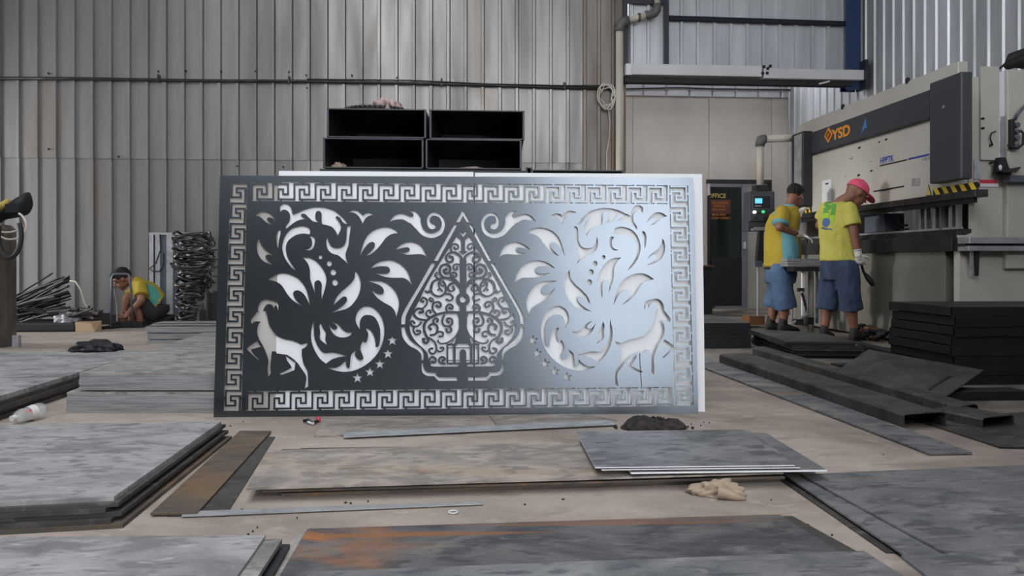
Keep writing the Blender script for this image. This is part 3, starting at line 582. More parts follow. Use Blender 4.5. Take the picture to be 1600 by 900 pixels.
CURL = [  # (enlargement, width in its pixels, points, dot at the end)
 ('Q', 26, '530,272 430,270 345,284 265,318 220,365 212,420 228,470 250,515 232,540 208,530 208,508', 1), ('Q', 15, '528,380 520,425 490,480 430,530 370,545 338,532 334,518', 1),
 ('Q', 20, '392,290 372,340 385,382 430,392 460,368 455,332 425,322 412,345 428,358', 1), ('Q', 20, '425,388 452,415 440,445 412,440 410,420', 1),
 ('Q', 22, '262,472 310,462 330,420 318,380 280,374 255,398 268,418', 1), ('Q', 18, '306,374 292,345 315,322 336,336 328,352', 1), ('Q', 18, '312,462 345,440 378,450 375,480 350,482', 1),
 ('Q', 18, '245,490 295,520 318,560 318,605 295,635 262,622 258,595 282,588', 1), ('Q', 16, '320,600 350,616 382,600 380,578 358,582', 1),
 ('Q', 22, '262,735 256,690 285,662 315,682 304,712 282,705', 1), ('Q', 22, '400,722 352,712 345,680 372,662 396,680 378,694', 1),
 ('Q', 18, '192,355 155,392 112,390 94,362 112,345 126,362', 1), ('Q', 18, '128,392 118,432 142,464 176,456 176,432 152,432', 1),
 ('Q', 22, '225,338 160,326 122,285 148,242 192,240 202,268 176,272', 1), ('Q', 18, '198,238 234,202 236,160 205,140 184,162 204,176', 1),
 ('Q', 18, '262,312 232,292 236,262 264,252 268,272', 1), ('Q', 20, '318,284 286,240 296,192 338,178 362,204 346,226 324,214', 1), ('Q', 16, '294,196 292,160 268,142 256,160 274,172', 1),
 ('Q', 20, '420,275 405,232 430,200 462,214 458,240 434,232', 1), ('Q', 20, '268,72 295,112 345,130 392,105 404,60 395,20 372,-10', 0), ('Q', 18, '220,78 245,96 272,78 282,30 300,-10', 0),
 ('Q', 18, '398,108 440,110 466,140 444,166 412,158', 1), ('Q', 18, '528,20 490,8 442,20 422,55 446,84 478,70 468,44', 1), ('Q', 16, '330,80 350,60 370,80', 1), ('Q', 14, '350,62 338,20 352,-8', 0),
 ('P', 30, '385,640 372,570 335,522 275,498 218,518 194,568 226,608 268,596 268,556 240,546', 1), ('P', 22, '262,500 248,440 280,404 322,412 334,445 306,464 288,446', 1),
 ('P', 22, '352,642 308,630 278,652 284,690 320,692 318,666', 1), ('P', 32, '358,880 300,812 230,790 158,775 122,720 142,655 200,635 240,668 234,720 190,734 168,702 196,690', 1),
 ('P', 22, '256,800 248,742 288,722 316,750 294,778 272,758', 1), ('P', 28, '340,890 300,822 200,788 110,800 45,835 20,905', 0), ('P', 18, '105,792 70,752 92,728', 1), ('P', 18, '135,800 132,850 162,878 186,852 166,838', 1),
 ('P', 26, '352,900 325,852 272,846 222,880 216,930', 0), ('P', 24, '330,298 365,345 385,365', 0),
 ('H', 5, '150,440 165,425 172,405', 0), ('H', 5, '188,360 205,352 214,345', 0)]
def pxs(z, t): return [(p[0], p[1]) for p in shp(t, *Z[z])]
mmpp = 4.05 / F_PX
for z, w, t, dot in CURL:
    P = [Vector(uv(x, y)) for x, y in pxs(z, t)]; ww = w / Z[z][2] * mmpp * .86
    for sgn in (1, -1):
        Q = P if sgn > 0 else [Vector((2 * AXU - p.x, p.y)) for p in P]
        e = ribbon(Q, ww)
        if dot: SOLID.append(disc(e, ww * .72, 10))
def rect(z, pts): SOLID.append([uv(x, y) for x, y in pxs(z, pts)])
def rect2(z, pts):
    u = [uv(x, y) for x, y in pxs(z, pts)]; SOLID.append(u); SOLID.append([(2 * AXU - a, b) for a, b in u])
rect('P', '365,345 408,345 408,480 440,488 388,524 335,488 365,480'); rect('P', '349,600 352,560 385,640 420,560 424,600 424,905 349,905')
rect('Q', '526,-10 582,-10 582,100 526,100'); rect('Q', '526,212 582,212 582,280 526,280')
rect('Q', '500,268 606,268 590,320 586,420 628,545 478,545 520,420 518,320'); EYE = uv(625 + 553 / 5.625, 440 + 157 / 5.625); SOLID.append(disc(EYE, 62 / 5.625 * mmpp, 24)); EYEHOLE = disc(EYE, 28 / 5.625 * mmpp, 18)
rect2('Q', '410,545 424,545 424,722 410,722'); rect2('Q', '467,552 490,552 490,722 467,722'); rect('Q', '412,578 695,578 695,585 412,585'); rect('Q', '412,690 695,690 695,697 412,697')
rect('Q', '412,712 695,712 695,728 412,728'); rect('Q', '525,740 525,620 535,602 554,594 573,602 583,620 583,740'); rect2('Q', '412,545 500,545 500,560 412,560')
rect2('Q', '440,545 470,512 480,512 452,545'); rect2('Q', '488,500 498,480 520,480 520,500'); rect('Q', '515,720 592,720 592,760 515,760')
import numpy as np
from mathutils.geometry import delaunay_2d_cdt
def inside(P, poly):                         # winding test, points (n,2)
    q = np.array(poly); w = np.zeros(len(P), int); x, y = P[:, 0], P[:, 1]
    for (x0, y0), (x1, y1) in zip(q, np.roll(q, -1, 0)):
        c = (x1 - x0) * (y - y0) - (y1 - y0) * (x - x0)
        w += ((y0 <= y) & (y1 > y) & (c > 0)).astype(int) - ((y0 > y) & (y1 <= y) & (c < 0)).astype(int)
    return w != 0
def cut_sheet(outer, hs, solids, late):
    polys = [outer] + hs + solids + late; vs = []; es = []
    for p in polys:
        k = []
        for a in p:
            if not k or (Vector(a) - k[-1]).length > 3e-4: k.append(Vector(a))
        if (k[0] - k[-1]).length < 3e-4: k.pop()
        n0 = len(vs); vs += k; es += [(n0 + i, n0 + (i + 1) % len(k)) for i in range(len(k))]
    V, _, Fc, *_r = delaunay_2d_cdt(vs, es, [], 0, 1e-5)
    V = np.array([(v[0], v[1]) for v in V]); Fc = np.array([f for f in Fc if len(f) == 3]); C = V[Fc].mean(1)
    def cover(ps):
        m = np.zeros(len(C), bool)
        for p in ps:
            q = np.array(p); lo, hi = q.min(0), q.max(0)
            i = np.where((C[:, 0] >= lo[0]) & (C[:, 0] <= hi[0]) & (C[:, 1] >= lo[1]) & (C[:, 1] <= hi[1]))[0]
            if len(i): m[i] |= inside(C[i], p)
        return m
    keep = cover([outer]) & (~cover(hs) | cover(solids)) & ~cover(late)
    # the eye and heart stay open; crossing metal only inside the sheet
    Fk = Fc[keep]; used = np.unique(Fk); re = -np.ones(len(V), int); re[used] = np.arange(len(used)); Vk = V[used]; Fk = re[Fk]; n = len(Vk)
    A = Vk[Fk]; ar = (A[:, 1, 0] - A[:, 0, 0]) * (A[:, 2, 1] - A[:, 0, 1]) - (A[:, 1, 1] - A[:, 0, 1]) * (A[:, 2, 0] - A[:, 0, 0]); Fk[ar < 0] = Fk[ar < 0][:, ::-1]
    ed = {}
    for f in Fk.tolist():
        for a, b in ((f[0], f[1]), (f[1], f[2]), (f[2], f[0])): ed[(a, b)] = 1
    faces = [tuple(f) for f in Fk.tolist()] + [(f[2] + n, f[1] + n, f[0] + n) for f in Fk.tolist()] + [(b, a, a + n, b + n) for (a, b) in ed if (b, a) not in ed]
    mb = MB(); mb.v = [pw(x, y, T / 2) for x, y in Vk] + [pw(x, y, -T / 2) for x, y in Vk]; mb.f = faces
    return mb
cut_sheet([(0, 0), (PW, 0), (PW * .9985, PH), (.004, PH)], holes, SOLID, [EYEHOLE]).build('sheet', M['cut_panel'], PAN)
# ---- the sheets behind it
def lean_sheet(name, u0, u1, top, gap_b, gap_t, thick, mat, label, cat='metal sheet', base=.0):
    def P(u, v, n):
        g = (gap_b + (gap_t - gap_b) * v / 1.22) * (.45 + .75 * (max(0, u) / PW) ** 2 * (1.3 - .3 * v / 1.2)) + .003; return pw(u, v, -g - n)
    mb = MB(); mb.hexa([P(u0, base, thick), P(u1, base, thick), P(u1, base, 0), P(u0, base, 0)], [P(u0, top, thick), P(u1, top, thick), P(u1, top, 0), P(u0, top, 0)])
    return tag(mb.build(name, mat), label, cat)
uw0, uw1, us = uv(437.5, 268, -.03)[0], uv(1097, 460, -.06)[0], uv(741, 268, -.03)[0]
tw = uv(700, 269.5, -.03)[1]
lean_sheet('backing_sheet', uw0, us - .004, tw, .030, .012, .002, M['white_sheet'], 'white sheet behind the left and middle of the cut panel, left of the seam')
lean_sheet('backing_sheet', us + .003, uw1, tw - .004, .030, .012, .002, M['white_sheet'], 'white sheet behind the right end of the cut panel, its white edge showing')
lean_sheet('backing_sheet', .03, uw0 + .2, PH - .02, .050, .030, .002, M['dull_sheet'], 'dull grey sheet seen through the cut goat at the left end of the panel')
dp_ = MB(); pts = [(999.5, 552), (1000, 570), (1001, 588), (1002.5, 604)]
for a, b in zip(pts, pts[1:]):
    p, q = uv(*a), uv(*b); dp_.hexa([pw(p[0] - .0022, p[1], T / 2), pw(p[0] + .0022, p[1], T / 2), pw(q[0] + .002, q[1], T / 2), pw(q[0] - .002, q[1], T / 2)], [pw(p[0] - .0022, p[1], T / 2 + .0006), pw(p[0] + .0022, p[1], T / 2 + .0006), pw(q[0] + .002, q[1], T / 2 + .0006), pw(q[0] - .002, q[1], T / 2 + .0006)])
dp_.build('paint_drip', M['dark_steel'], PAN)
# ================================================================== plates on the floor
def plate(label, quad, z, t, mat, group=None, name='steel_plate', cat='steel plate', dz=(0, 0, 0, 0)):
    """flat plate: corners near-left, near-right, far-right, far-left as seen, top at height z"""
    top = [G(x, y, z) for x, y in quad]; top = [p + Vector((0, 0, d)) for p, d in zip(top, dz)]; bot = [p - Vector((0, 0, t)) for p in top]
    return tag(MB().hexa(bot, top).build(name, M[mat]), label, cat, group)
def plate_w(label, quad, z, t, mat, group=None, name='steel_plate', cat='steel plate'):   # same, corners in metres
    top = [Vector((p[0], p[1], z)) for p in quad]; bot = [p - Vector((0, 0, t)) for p in top]
    return tag(MB().hexa(bot, top).build(name, M[mat]), label, cat, group)
# front left pale sheet over another
plate('pale grey sheet across the bottom left corner, topmost', [(-250, 1050), (265, 1050), (415, 836), (-140, 840)], .046, .006, 'pale_plate')
plate('grey sheet showing as a strip along the right of the pale bottom left sheet', [(-250, 1060), (298, 1060), (441, 842), (-100, 846)], .038, .012, 'grey_plate')
plate('lowest black sheet painting the shadow gap beside the pale bottom left sheet', [(-240, 1060), (335, 1060), (453, 850), (-100, 852)], .018, .018, 'black_paint')  # black sheet reaches out to paint the shadow gap by the strip
plate('narrow grey sheet edge beside the black gap at the bottom left', [(355, 1000), (425, 1000), (486, 822), (458, 842)], .006, .006, 'grey_plate')
# front middle rusty sheet, and the one over it
plate('lower sheet showing past the right end of the rusty front plate', [(520, 990), (1575, 990), (1238, 806), (560, 826)], .010, .008, 'dark_plate')
plate('dark blue-grey front plate with an orange rust streak', [(372, 1010), (1545, 1010), (1218, 803.5), (480, 826)], .022, .006, 'rust_plate')
plate('grey plate along the bottom edge, lying over the rusty one', [(330, 1060), (1660, 1060), (1350, 860.5), (486, 893)], .031, .006, 'blue_plate')
# right blue plates
plate('dark strip painting the shading left of the big right hand plates', [(1384, 862), (1425, 862), (1236, 742), (1212, 744)], .005, .005, 'dark_plate')  # thin dark slab puts the shading beside the plates into colour
plate('long narrow plate strip along the left of the big right hand plate', [(1416, 868), (1560, 905), (1270, 736), (1219, 737)], .018, .006, 'blue_plate')
plate('big blue-grey plate on the right, behind the corner plate', [(1500, 875), (2050, 860), (1850, 716), (1251, 741)], .026, .006, 'blue_plate')
plate('raised blue-grey plate in the bottom right corner', [(1640, 1050), (2200, 1050), (1900, 850), (1408, 868)], .060, .008, 'blue_plate')
tag(MB().box(*[v for p in zip(G(1560, 960, 0)[:2], (G(1560, 960, 0) + Vector((1.0, -.3, 0)))[:2]) for v in sorted(p)], 0, .052).build('timber_bearer', M['wood']), 'timber bearer under the raised bottom right plate', 'timber')
# middle tan plates and the blue ones on top
plate('bottom plate of the dusty middle stack', [(440, 771), (1228, 746), (1150, 690), (470, 700)], .012, .010, 'brown_plate')
plate('second plate of the dusty middle stack', [(410, 766), (1226, 744), (1150, 690), (440, 702)], .030, .008, 'brown_plate')
plate('wide dusty tan-grey plate in the middle of the floor', [(385, 763), (1224, 738), (1180, 682), (418, 704)], .046, .006, 'tan_plate')
plate('lower bright edged sheet under the blue-grey sheet', [(986, 738), (1292, 734), (1196, 676), (935, 684)], .062, .006, 'blue_plate')
plate('middle bright edged sheet of the small blue pile', [(940, 733.5), (1250, 730), (1172, 673), (912, 679)], .070, .004, 'blue_plate')
plate('blue-grey sheet topmost on the small pile right of the middle', [(930, 730), (1242, 726.5), (1160, 671), (900, 674)], .077, .004, 'blue_plate')
for o in bpy.data.objects:
    if o.get('label', '').startswith(('lower bright edged', 'middle bright edged', 'blue-grey sheet topmost')):
        o.data.materials.append(M['cut_edge'])
        for p in o.data.polygons: p.material_index = 1 if abs(p.normal.z) < .5 else 0
# thin sheets just in front of the panel
plate('thin grey sheet on the floor under the left of the panel', [(491, 681), (757, 671), (741, 649), (510, 654)], .007, .006, 'tan_plate')
plate('thin grey sheet on the floor under the right half of the panel', [(777, 665), (965, 656), (905, 646), (764, 648)], .007, .006, 'tan_plate')
plate('bright galvanised strip lying in front of the panel', [(537, 683), (962, 663), (950, 656), (536, 676)], .012, .003, 'galv', name='metal_strip', cat='metal strip')
plate('thin bright strip beside the rust brown plate', [(284, 806), (755, 786.5), (752, 783.5), (286, 799)], .008, .004, 'galv', name='metal_strip', cat='metal strip')
# rust brown plate at left
plate('wider dark sheet under the rust brown plate', [(262, 806), (352, 806), (430, 682), (372, 684)], .004, .004, 'dark_plate')
plate('narrow rust brown plate lying lengthwise left of the middle', [(235, 802), (308, 801), (424, 673), (375, 673)], .012, .006, 'brown_plate')
# near left stack
c0 = [G(-300, 800, .078), G(178, 776, .078), G(346, 658, .078), G(-260, 668, .078)]
offs = [(0, 0), (.018, -.012), (-.012, -.03), (.03, -.02), (.010, -.045), (.045, -.05)]
labs = ['large pale smeared plate on top of the front left stack', 'second plate down in the front left stack', 'third plate down in the front left stack', 'fourth plate down in the front left stack', 'fifth plate down in the front left stack', 'bottom rusty edged plate of the front left stack']
for i, (dx, dy) in enumerate(offs):
    q = [Vector((p.x + (dx if j in (1, 2) else 0), p.y + (dy if j in (0, 1) else 0), 0)) for j, p in enumerate(c0)]
    plate_w(labs[i], q, .078 - .013 * i, .0128 if i < 5 else .013, 'pale_plate' if i == 0 else 'dark_plate' if i < 5 else 'brown_plate')
# far left stack
for i in range(5):
    s = .012 * (i % 3)
    plate_w(['wide pale plate topmost of the far left stack, black bag on it', 'second plate of the far left stack', 'third plate of the far left stack', 'fourth plate of the far left stack', 'bottom plate of the far left stack'][i],
            [(-4.7, 3.62 - s, 0), (-2.21 + s, 3.60 - s, 0), (-2.24 + s, 6.12, 0), (-4.7, 6.15, 0)], .115 - .023 * i, .0225, 'pale_plate' if i == 0 else 'dark_plate')
# two bundles left of the panel
yb = 4.06
def bundle(px0, px1, ytop, ybot, rear_y, n, d0, lab, grp, jit):
    zt = D(px0, ytop, d0).z; zb = max(0, D(px0, ybot, d0).z) if ybot < 645 else 0.0; h = (zt - zb) / n
    x0 = D(px0, 600, d0); x1 = D(px1, 600, d0)
    for i in range(n):
        j = random.uniform(-jit, jit)
        q = [(x0.x + j, x0.y + random.uniform(0, jit), 0), (x1.x, x1.y - .0, 0), (x1.x + .02, rear_y, 0), (x0.x + j * .5 - .10, rear_y, 0)]
        plate_w(['topmost', 'second', 'third', 'fourth', 'fifth', 'sixth', 'seventh', 'eighth', 'ninth', 'bottom'][i if i < n - 1 else 9] + ' ' + lab, q, zt - h * i, h * .94, 'edge_stack' if i else 'grey_plate', grp if i else None, 'steel_sheet', 'steel sheet')
bundle(124, 344, 583, 610, 6.65, 9, 4.12, 'thin sheet of the upper bundle left of the cut panel', 'sheets of the upper bundle', .004)
bundle(104, 344, 613, 650, 6.6, 10, 4.10, 'thin sheet of the lower bundle left of the cut panel', 'sheets of the lower bundle', .003)
# folded channels behind them
dd = 7.6
lab = ['topmost thin grey channel of the stack below the bent rods', 'second grey channel of the stack below the bent rods', 'third grey channel of the stack below the bent rods', 'fourth grey channel of the stack below the bent rods', 'bottom grey channel of the stack below the bent rods']
ys_ = [(505, 509, 237, 330), (509, 520, 228, 331), (520, 530, 230, 333), (530, 540, 232, 333), (540, 537.5 + 9, 234, 333)]
zt_all = [D(230, y, dd).z for y in (505, 509, 520, 530, 539)] + [0]
for i in range(5):
    px0, px1 = ys_[i][2], ys_[i][3] + 12; x0, x1 = D(px0, 500, dd), D(px1, 500, dd); z1, z0 = zt_all[i] - .003, zt_all[i + 1]
    if i == 4: z0 = 0
    m = MB(); m.box(x0.x, x1.x, x0.y, x0.y + .004, z0, z1); m.box(x0.x, x1.x, x0.y, x0.y + .3, z1 - .004, z1); m.box(x0.x, x1.x, x0.y + .296, x0.y + .3, z0, z1)
    tag(m.build('steel_channel', M['edge_stack']), lab[i], 'steel channel')
# right hand side: strips, channels, propped sheet
plate('long dark plate strip running from the panel toward the right front', [(1452, 707.5), (1519, 706.5), (1085, 552), (1052, 556)], .012, .008, 'blue_plate')
plate('wide dark sheet on the floor below the short channel', [(1562, 698), (1800, 706), (1680, 640), (1420, 652)], .008, .006, 'dark_plate')
def channel(label, q, z, h, mat='dark_plate', r=.02):
    """upturned channel: flat top with two rounded skirts; q near-left, near-right, far-right, far-left on the top"""
    P = [G(x, y, z) for x, y in q]; t = .005; root = empty('steel_channel', (P[0] + P[1] + P[2] + P[3]) / 4 - Vector((0, 0, z))); tag(root, label, 'steel channel')
    MB().hexa([p - Vector((0, 0, t)) for p in P], P).build('web', M[mat], root)
    for a, b, o in ((P[0], P[3], P[1]), (P[1], P[2], P[0])):
        out = (a - o); out.z = 0; d = (b - a).normalized(); out = (out - d * out.dot(d)).normalized()
        prof = [(0, 0), (r * .6, -.004), (r, -r * .6), (r, -h), (r - t, -h), (r - t, -r * .7), (r * .5, -.004 - t), (0, -t)]
        v1 = [a + out * x + Vector((0, 0, y)) for x, y in prof]; v2 = [b + out * x + Vector((0, 0, y)) for x, y in prof]; n = len(prof)
        MB().add(v1 + v2, [tuple(range(n)), tuple(range(n, 2 * n))[::-1]] + [(i, (i + 1) % n, n + (i + 1) % n, n + i) for i in range(n)]).build('flange', M[mat], root)
    return root
channel('broad dark channel lying beside the long plate strip', [(1418, 646), (1472, 643), (1166, 551), (1128, 553)], .075, .072)
channel('slim dark channel behind the broad one, in front of the propped sheet', [(1506, 634), (1522, 631), (1192, 541), (1180, 543)], .060, .058, r=.022)
channel('short dark channel at the right end of the broad one', [(1540, 652), (1580, 648), (1502, 634), (1464, 637)], .055, .052)
# propped sheet
P = [D(1300, 584, 5.3), D(1478, 619, 4.3), D(1537, 578, 4.72), D(1357, 546, 5.6)]
prop = empty('propped_sheet', G(1400, 590)); tag(prop, 'dark sheet propped at a slant against the black trays, with a slit in it', 'steel sheet')
nrm = (P[1] - P[0]).cross(P[3] - P[0]).normalized()
MB().hexa([p - nrm * .006 for p in P], P).build('sheet', M['dark_plate'], prop)
def onp(s, t): return (P[0] * (1 - s) + P[1] * s) * (1 - t) + (P[3] * (1 - s) + P[2] * s) * t
MB().hexa([onp(.84, .08), onp(.865, .08), onp(.865, .62), onp(.84, .62)], [onp(.84, .08) + nrm * .002, onp(.865, .08) + nrm * .002, onp(.865, .62) + nrm * .002, onp(.84, .62) + nrm * .002]).build('slit', M['rubber'], prop)
e = G(1505, 632); tag(MB().box(e.x - .02, e.x + .45, e.y + .10, e.y + .25, 0, .05).build('steel_block', M['rubber']), 'dark block under the right end of the propped sheet', 'steel block')
e = G(1330, 585); tag(MB().box(e.x - .0, e.x + .25, e.y + .2, e.y + .3, 0, .04).build('steel_block', M['rubber']), 'dark bearer under the left end of the propped sheet', 'steel block')
# black trays stack (right)
lay = .49 / 8
for i in range(8):
    jx, jy = random.uniform(-.015, .015), random.uniform(-.01, .01); z = i * lay
    r = empty('black_tray', (3.9, 5.2, z)); tag(r, ['bottom', 'second lowest', 'third lowest', 'fourth lowest', 'fourth from the top', 'third from the top', 'second from the top', 'topmost'][i] + ' black tray in the tall stack at the right edge', 'metal tray', 'black trays at the right edge')
    x0, x1, y0, y1 = 3.12 + jx, 4.7 + jx, 4.80 + jy, 5.52 + jy
    MB().box(x0, x1, y0, y1, z + lay - .006, z + lay - .001).build('top', M['black_paint'], r)
    MB().box(x0, x1, y0, y0 + .004, z + .010, z + lay - .006).build('side', M['black_paint'], r); MB().box(x0, x0 + .004, y0, y1, z + .006, z + lay - .006).build('side', M['black_paint'], r)
    MB().box(x0, x1, y1 - .004, y1, z, z + lay - .006).build('side', M['black_paint'], r); MB().box(x1 - .004, x1, y0, y1, z, z + lay - .006).build('side', M['black_paint'], r)
    MB().box(x0 + .004, x1, y0 - .006, y0 + .02, z + .0, z + .010).build('lip', M['dark_steel'], r)
# stack the men stand behind, and the black stack by the recess
c = [G(1233, 533, .138), G(1345, 534, .138), G(1283, 519, .138), G(1172, 514, .138)]
for i in range(7):
    jx, jy = random.uniform(-.04, .04), random.uniform(-.03, .03); q = [(p.x + jx, p.y + jy, 0) for p in c]
    plate_w(['topmost', 'second', 'third', 'fourth', 'fifth', 'sixth', 'bottom'][i] + ' dark plate of the low stack at the feet of the workers', q, .138 - .0197 * i, .017, 'dark_plate' if i < 4 else 'black_paint')
x0, x1 = D(1098, 530, 7.13), D(1180, 530, 7.05); zz = [.228, .19, .165, .125, .09]
for i in range(5):
    z1 = zz[i]; z0 = zz[i + 1] if i < 4 else 0; j = random.uniform(-.02, .02)
    m = MB().box(x0.x + j - .25, x1.x + j, x0.y + abs(j) * .5, x0.y + 1.1, z0 + .002, z1)
    tag(m.build('black_plate', M['black_paint']), ['topmost', 'second', 'third', 'fourth', 'bottom'][i] + ' black plate of the stack right beside the panel edge', 'steel plate')
# ---- black trays behind the panel
def open_tray(label, x0, x1, z0, z1, y0, depth, rot=.06, group='black trays behind the panel'):
    r = empty('deep_black_tray', ((x0 + x1) / 2, y0, z0)); tag(r, label, 'metal tray', group); t = .006
    sk = lambda y: rot * (y - y0)
    def slab(ax0, ax1, az0, az1, ya, yb_, nm, mt=M['black_paint']):
        MB().hexa([(ax0 + sk(ya), ya, az0), (ax1 + sk(ya), ya, az0), (ax1 + sk(yb_), yb_, az0), (ax0 + sk(yb_), yb_, az0)], [(ax0 + sk(ya), ya, az1), (ax1 + sk(ya), ya, az1), (ax1 + sk(yb_), yb_, az1), (ax0 + sk(yb_), yb_, az1)]).build(nm, mt, r, bevel=.002)
    y1 = y0 + depth
    slab(x0, x1, z0, z0 + t, y0, y1, 'bottom'); slab(x0, x1, z1 - t, z1, y0, y1, 'top'); slab(x0, x0 + t, z0, z1, y0, y1, 'side'); slab(x1 - t, x1, z0, z1, y0, y1, 'side'); slab(x0, x1, z0, z1, y1 - t, y1, 'back')
    for a, b, c2, d2 in ((x0 - .004, x1 + .004, z1 - .008, z1), (x0 - .004, x1 + .004, z0, z0 + .008), (x0 - .004, x0 + .008, z0, z1), (x1 - .008, x1 + .004, z0, z1)): slab(a, b, c2, d2, y0 - .006, y0 + .004, 'rim', M['grey_paint'])
    return r
YT = 4.75
def tz(py): return AY(660, py, YT).z
def tx(px): return AY(px, 220, YT).x
open_tray('upper left deep black tray behind the panel, basket and rag on top', tx(512), tx(665), tz(216.5), tz(171), YT, .9)
open_tray('upper right deep black tray behind the panel', tx(672), tx(819), tz(216.5), tz(170), YT + .02, .9)
open_tray('lower left deep black tray behind the panel with a brown rag inside', tx(506), tx(661), tz(264), tz(217), YT, .9)
open_tray('lower right deep black tray behind the panel with a faded rag inside', tx(666), tx(814), tz(264), tz(217), YT, .9)
open_tray('black tray edge just above the panel right of the tray pile', tx(831), tx(973), tz(330), tz(263.5), YT, .9)
open_tray('narrow black tray end peeping out right of the tray pile', tx(800) + .17, tx(823) + .12, tz(330), tz(231), YT + .93, .6)
tag(MB().box(tx(500), tx(824), YT - .01, YT + .92, tz(330), tz(265.5)).build('steel_crate', M['black_paint']), 'black crate the deep trays stand on, hidden behind the panel', 'crate')
tag(MB().box(tx(500), tx(976), YT + .05, YT + 1.6, 0, tz(331)).build('pallet_base', M['black_paint']), 'dark base under the tray pile behind the panel', 'pallet')
# things on the tray pile
def rag(name, label, c, rx, ry, rz, mat, seed, cat='rag'):
    rnd = random.Random(seed); bm = bmesh.new(); bmesh.ops.create_icosphere(bm, subdivisions=4, radius=1)
    ph = [rnd.uniform(0, 6) for _ in range(8)]
    for v in bm.verts:
        p = v.co.copy(); d = 1 + .16 * math.sin(5 * p.x + ph[0]) * math.sin(4 * p.y + ph[1]) + .12 * math.sin(11 * p.x + 6 * p.y + ph[2]) + .10 * math.sin(9 * p.z + 13 * p.y + ph[3]) + .05 * math.sin(23 * p.x - 17 * p.z + ph[4])
        v.co = Vector((p.x * rx * d, p.y * ry * d, max(0, p.z * rz * d + rz * .25)))
    me = bpy.data.meshes.new(name); bm.to_mesh(me); bm.free(); o = link(name, me, mat, None, Vector(c), True); return tag(o, label, cat)
top = AY(600, 171, YT + .2); rag('rag', 'faded crumpled rag on top of the tray pile', (AY(603, 165, YT + .2).x, YT + .2, tz(171)), .085, .10, .075, M['rag_pink'], 1)
rag('rag', 'small brown rag inside the lower left black tray', (AY(529, 255, YT + .15).x, YT + .15, tz(264) + .006), .045, .05, .035, M['rag'], 2)
rag('rag', 'faded rag lying in the lower right black tray', (AY(738, 255, YT + .12).x, YT + .12, tz(264) + .006), .10, .06, .016, M['rag_pink'], 3)
bk = empty('woven_tray', (tx(578), YT + .25, tz(171))); tag(bk, 'flat dark woven ring of rope on top of the tray pile', 'basket')
for k in range(2):
    pts = []
    for i in range(120):
        a = 2 * math.pi * i / 120; w = .012 * math.sin(20 * a + k * math.pi); pts.append(Vector((tx(580) + .19 * math.cos(a), YT + .25 + .17 * math.sin(a), tz(171) + .022 + w)))
    MB().tube(pts, .010, 6, closed=True).build('rope', M['rubber'], bk, smooth=True)
# ================================================================== press brake
PX_ = 4.25
pb = empty('press_brake', (4.9, 8.1, 0)); tag(pb, 'large cream press brake with dark bands and orange lettering on the right', 'machine')
CR, CH = M['cream_paint'], M['grey_paint']
Y0, Y1 = 6.52, 9.72
def zX(px, py, X=PX_): return AX(px, py, X).z
def yX(px, X=PX_): return AX(px, 410, X).y
# bed
MB().box(PX_, PX_ + .35, Y0 + .12, Y1, .02, .87).build('lower_panel', M['apron_shaded'], pb, bevel=.006)
MB().box(PX_ - .03, PX_ + .3, Y0 - .02, Y1, .865, 1.0).build('bed', M['dark_steel'], pb, bevel=.004)
MB().box(PX_ + .02, PX_ + .2, Y0 - .02, Y1, 1.0, 1.055).build('die_holder', M['dark_steel'], pb, bevel=.004)
MB().box(PX_ + .06, PX_ + .12, Y0 + .05, Y1 - .1, 1.055, 1.075).build('die', M['bright_steel'], pb)
# ram with rounded far shoulder
out = [(Y0 - .06, 1.36), (Y0 - .06, 2.47), (Y1 - .45, 2.47)] + [(Y1 - .25 + .25 * math.sin(a) - .0, 2.22 + .25 * math.cos(a)) for a in [i * math.pi / 16 for i in range(0, 9)]] + [(Y1, 1.36)]
MB().prism([(PX_, y, z) for y, z in out], (.09, 0, 0)).build('ram', CR, pb, bevel=.008)
MB().box(PX_ - .012, PX_ - .001, yX(1452) - .02, Y1 - .08, 2.055, 2.31).build('upper_band', CH, pb, bevel=.003)
MB().box(PX_ - .016, PX_ - .001, yX(1452) - .02, Y1 - .1, 2.035, 2.06).build('band_lip', M['dark_steel'], pb)
MB().box(PX_ - .10, PX_ - .001, yX(1511, 4.2), yX(1452, 4.15), 1.455, 2.335).build('cylinder_cover', M['grey_paint'], pb, bevel=.012)
MB().box(PX_ - .12, PX_ - .001, Y1 - .52, Y1 - .20, 1.44, 2.33).build('cylinder_cover', M['black_paint'], pb, bevel=.01)
MB().box(PX_ - .128, PX_ - .12, Y1 - .49, Y1 - .30, 1.56, 2.30).build('cover_strip', M['bright_steel'], pb)
q = AX(1475, 167, PX_ - .10); MB().cyl(q, q - Vector((.008, 0, 0)), .014, .014, 10).build('cover_bolt', M['bright_steel'], pb)
MB().box(PX_ - .05, PX_ + .06, yX(1524, PX_ - .05), Y1 - .1, 1.30, 1.36).build('punch_holder', M['dark_steel'], pb, bevel=.004)
MB().box(PX_ - .0, PX_ + .03, yX(1524) + .02, Y1 - .1, 1.26, 1.30).build('punch', M['dark_steel'], pb)
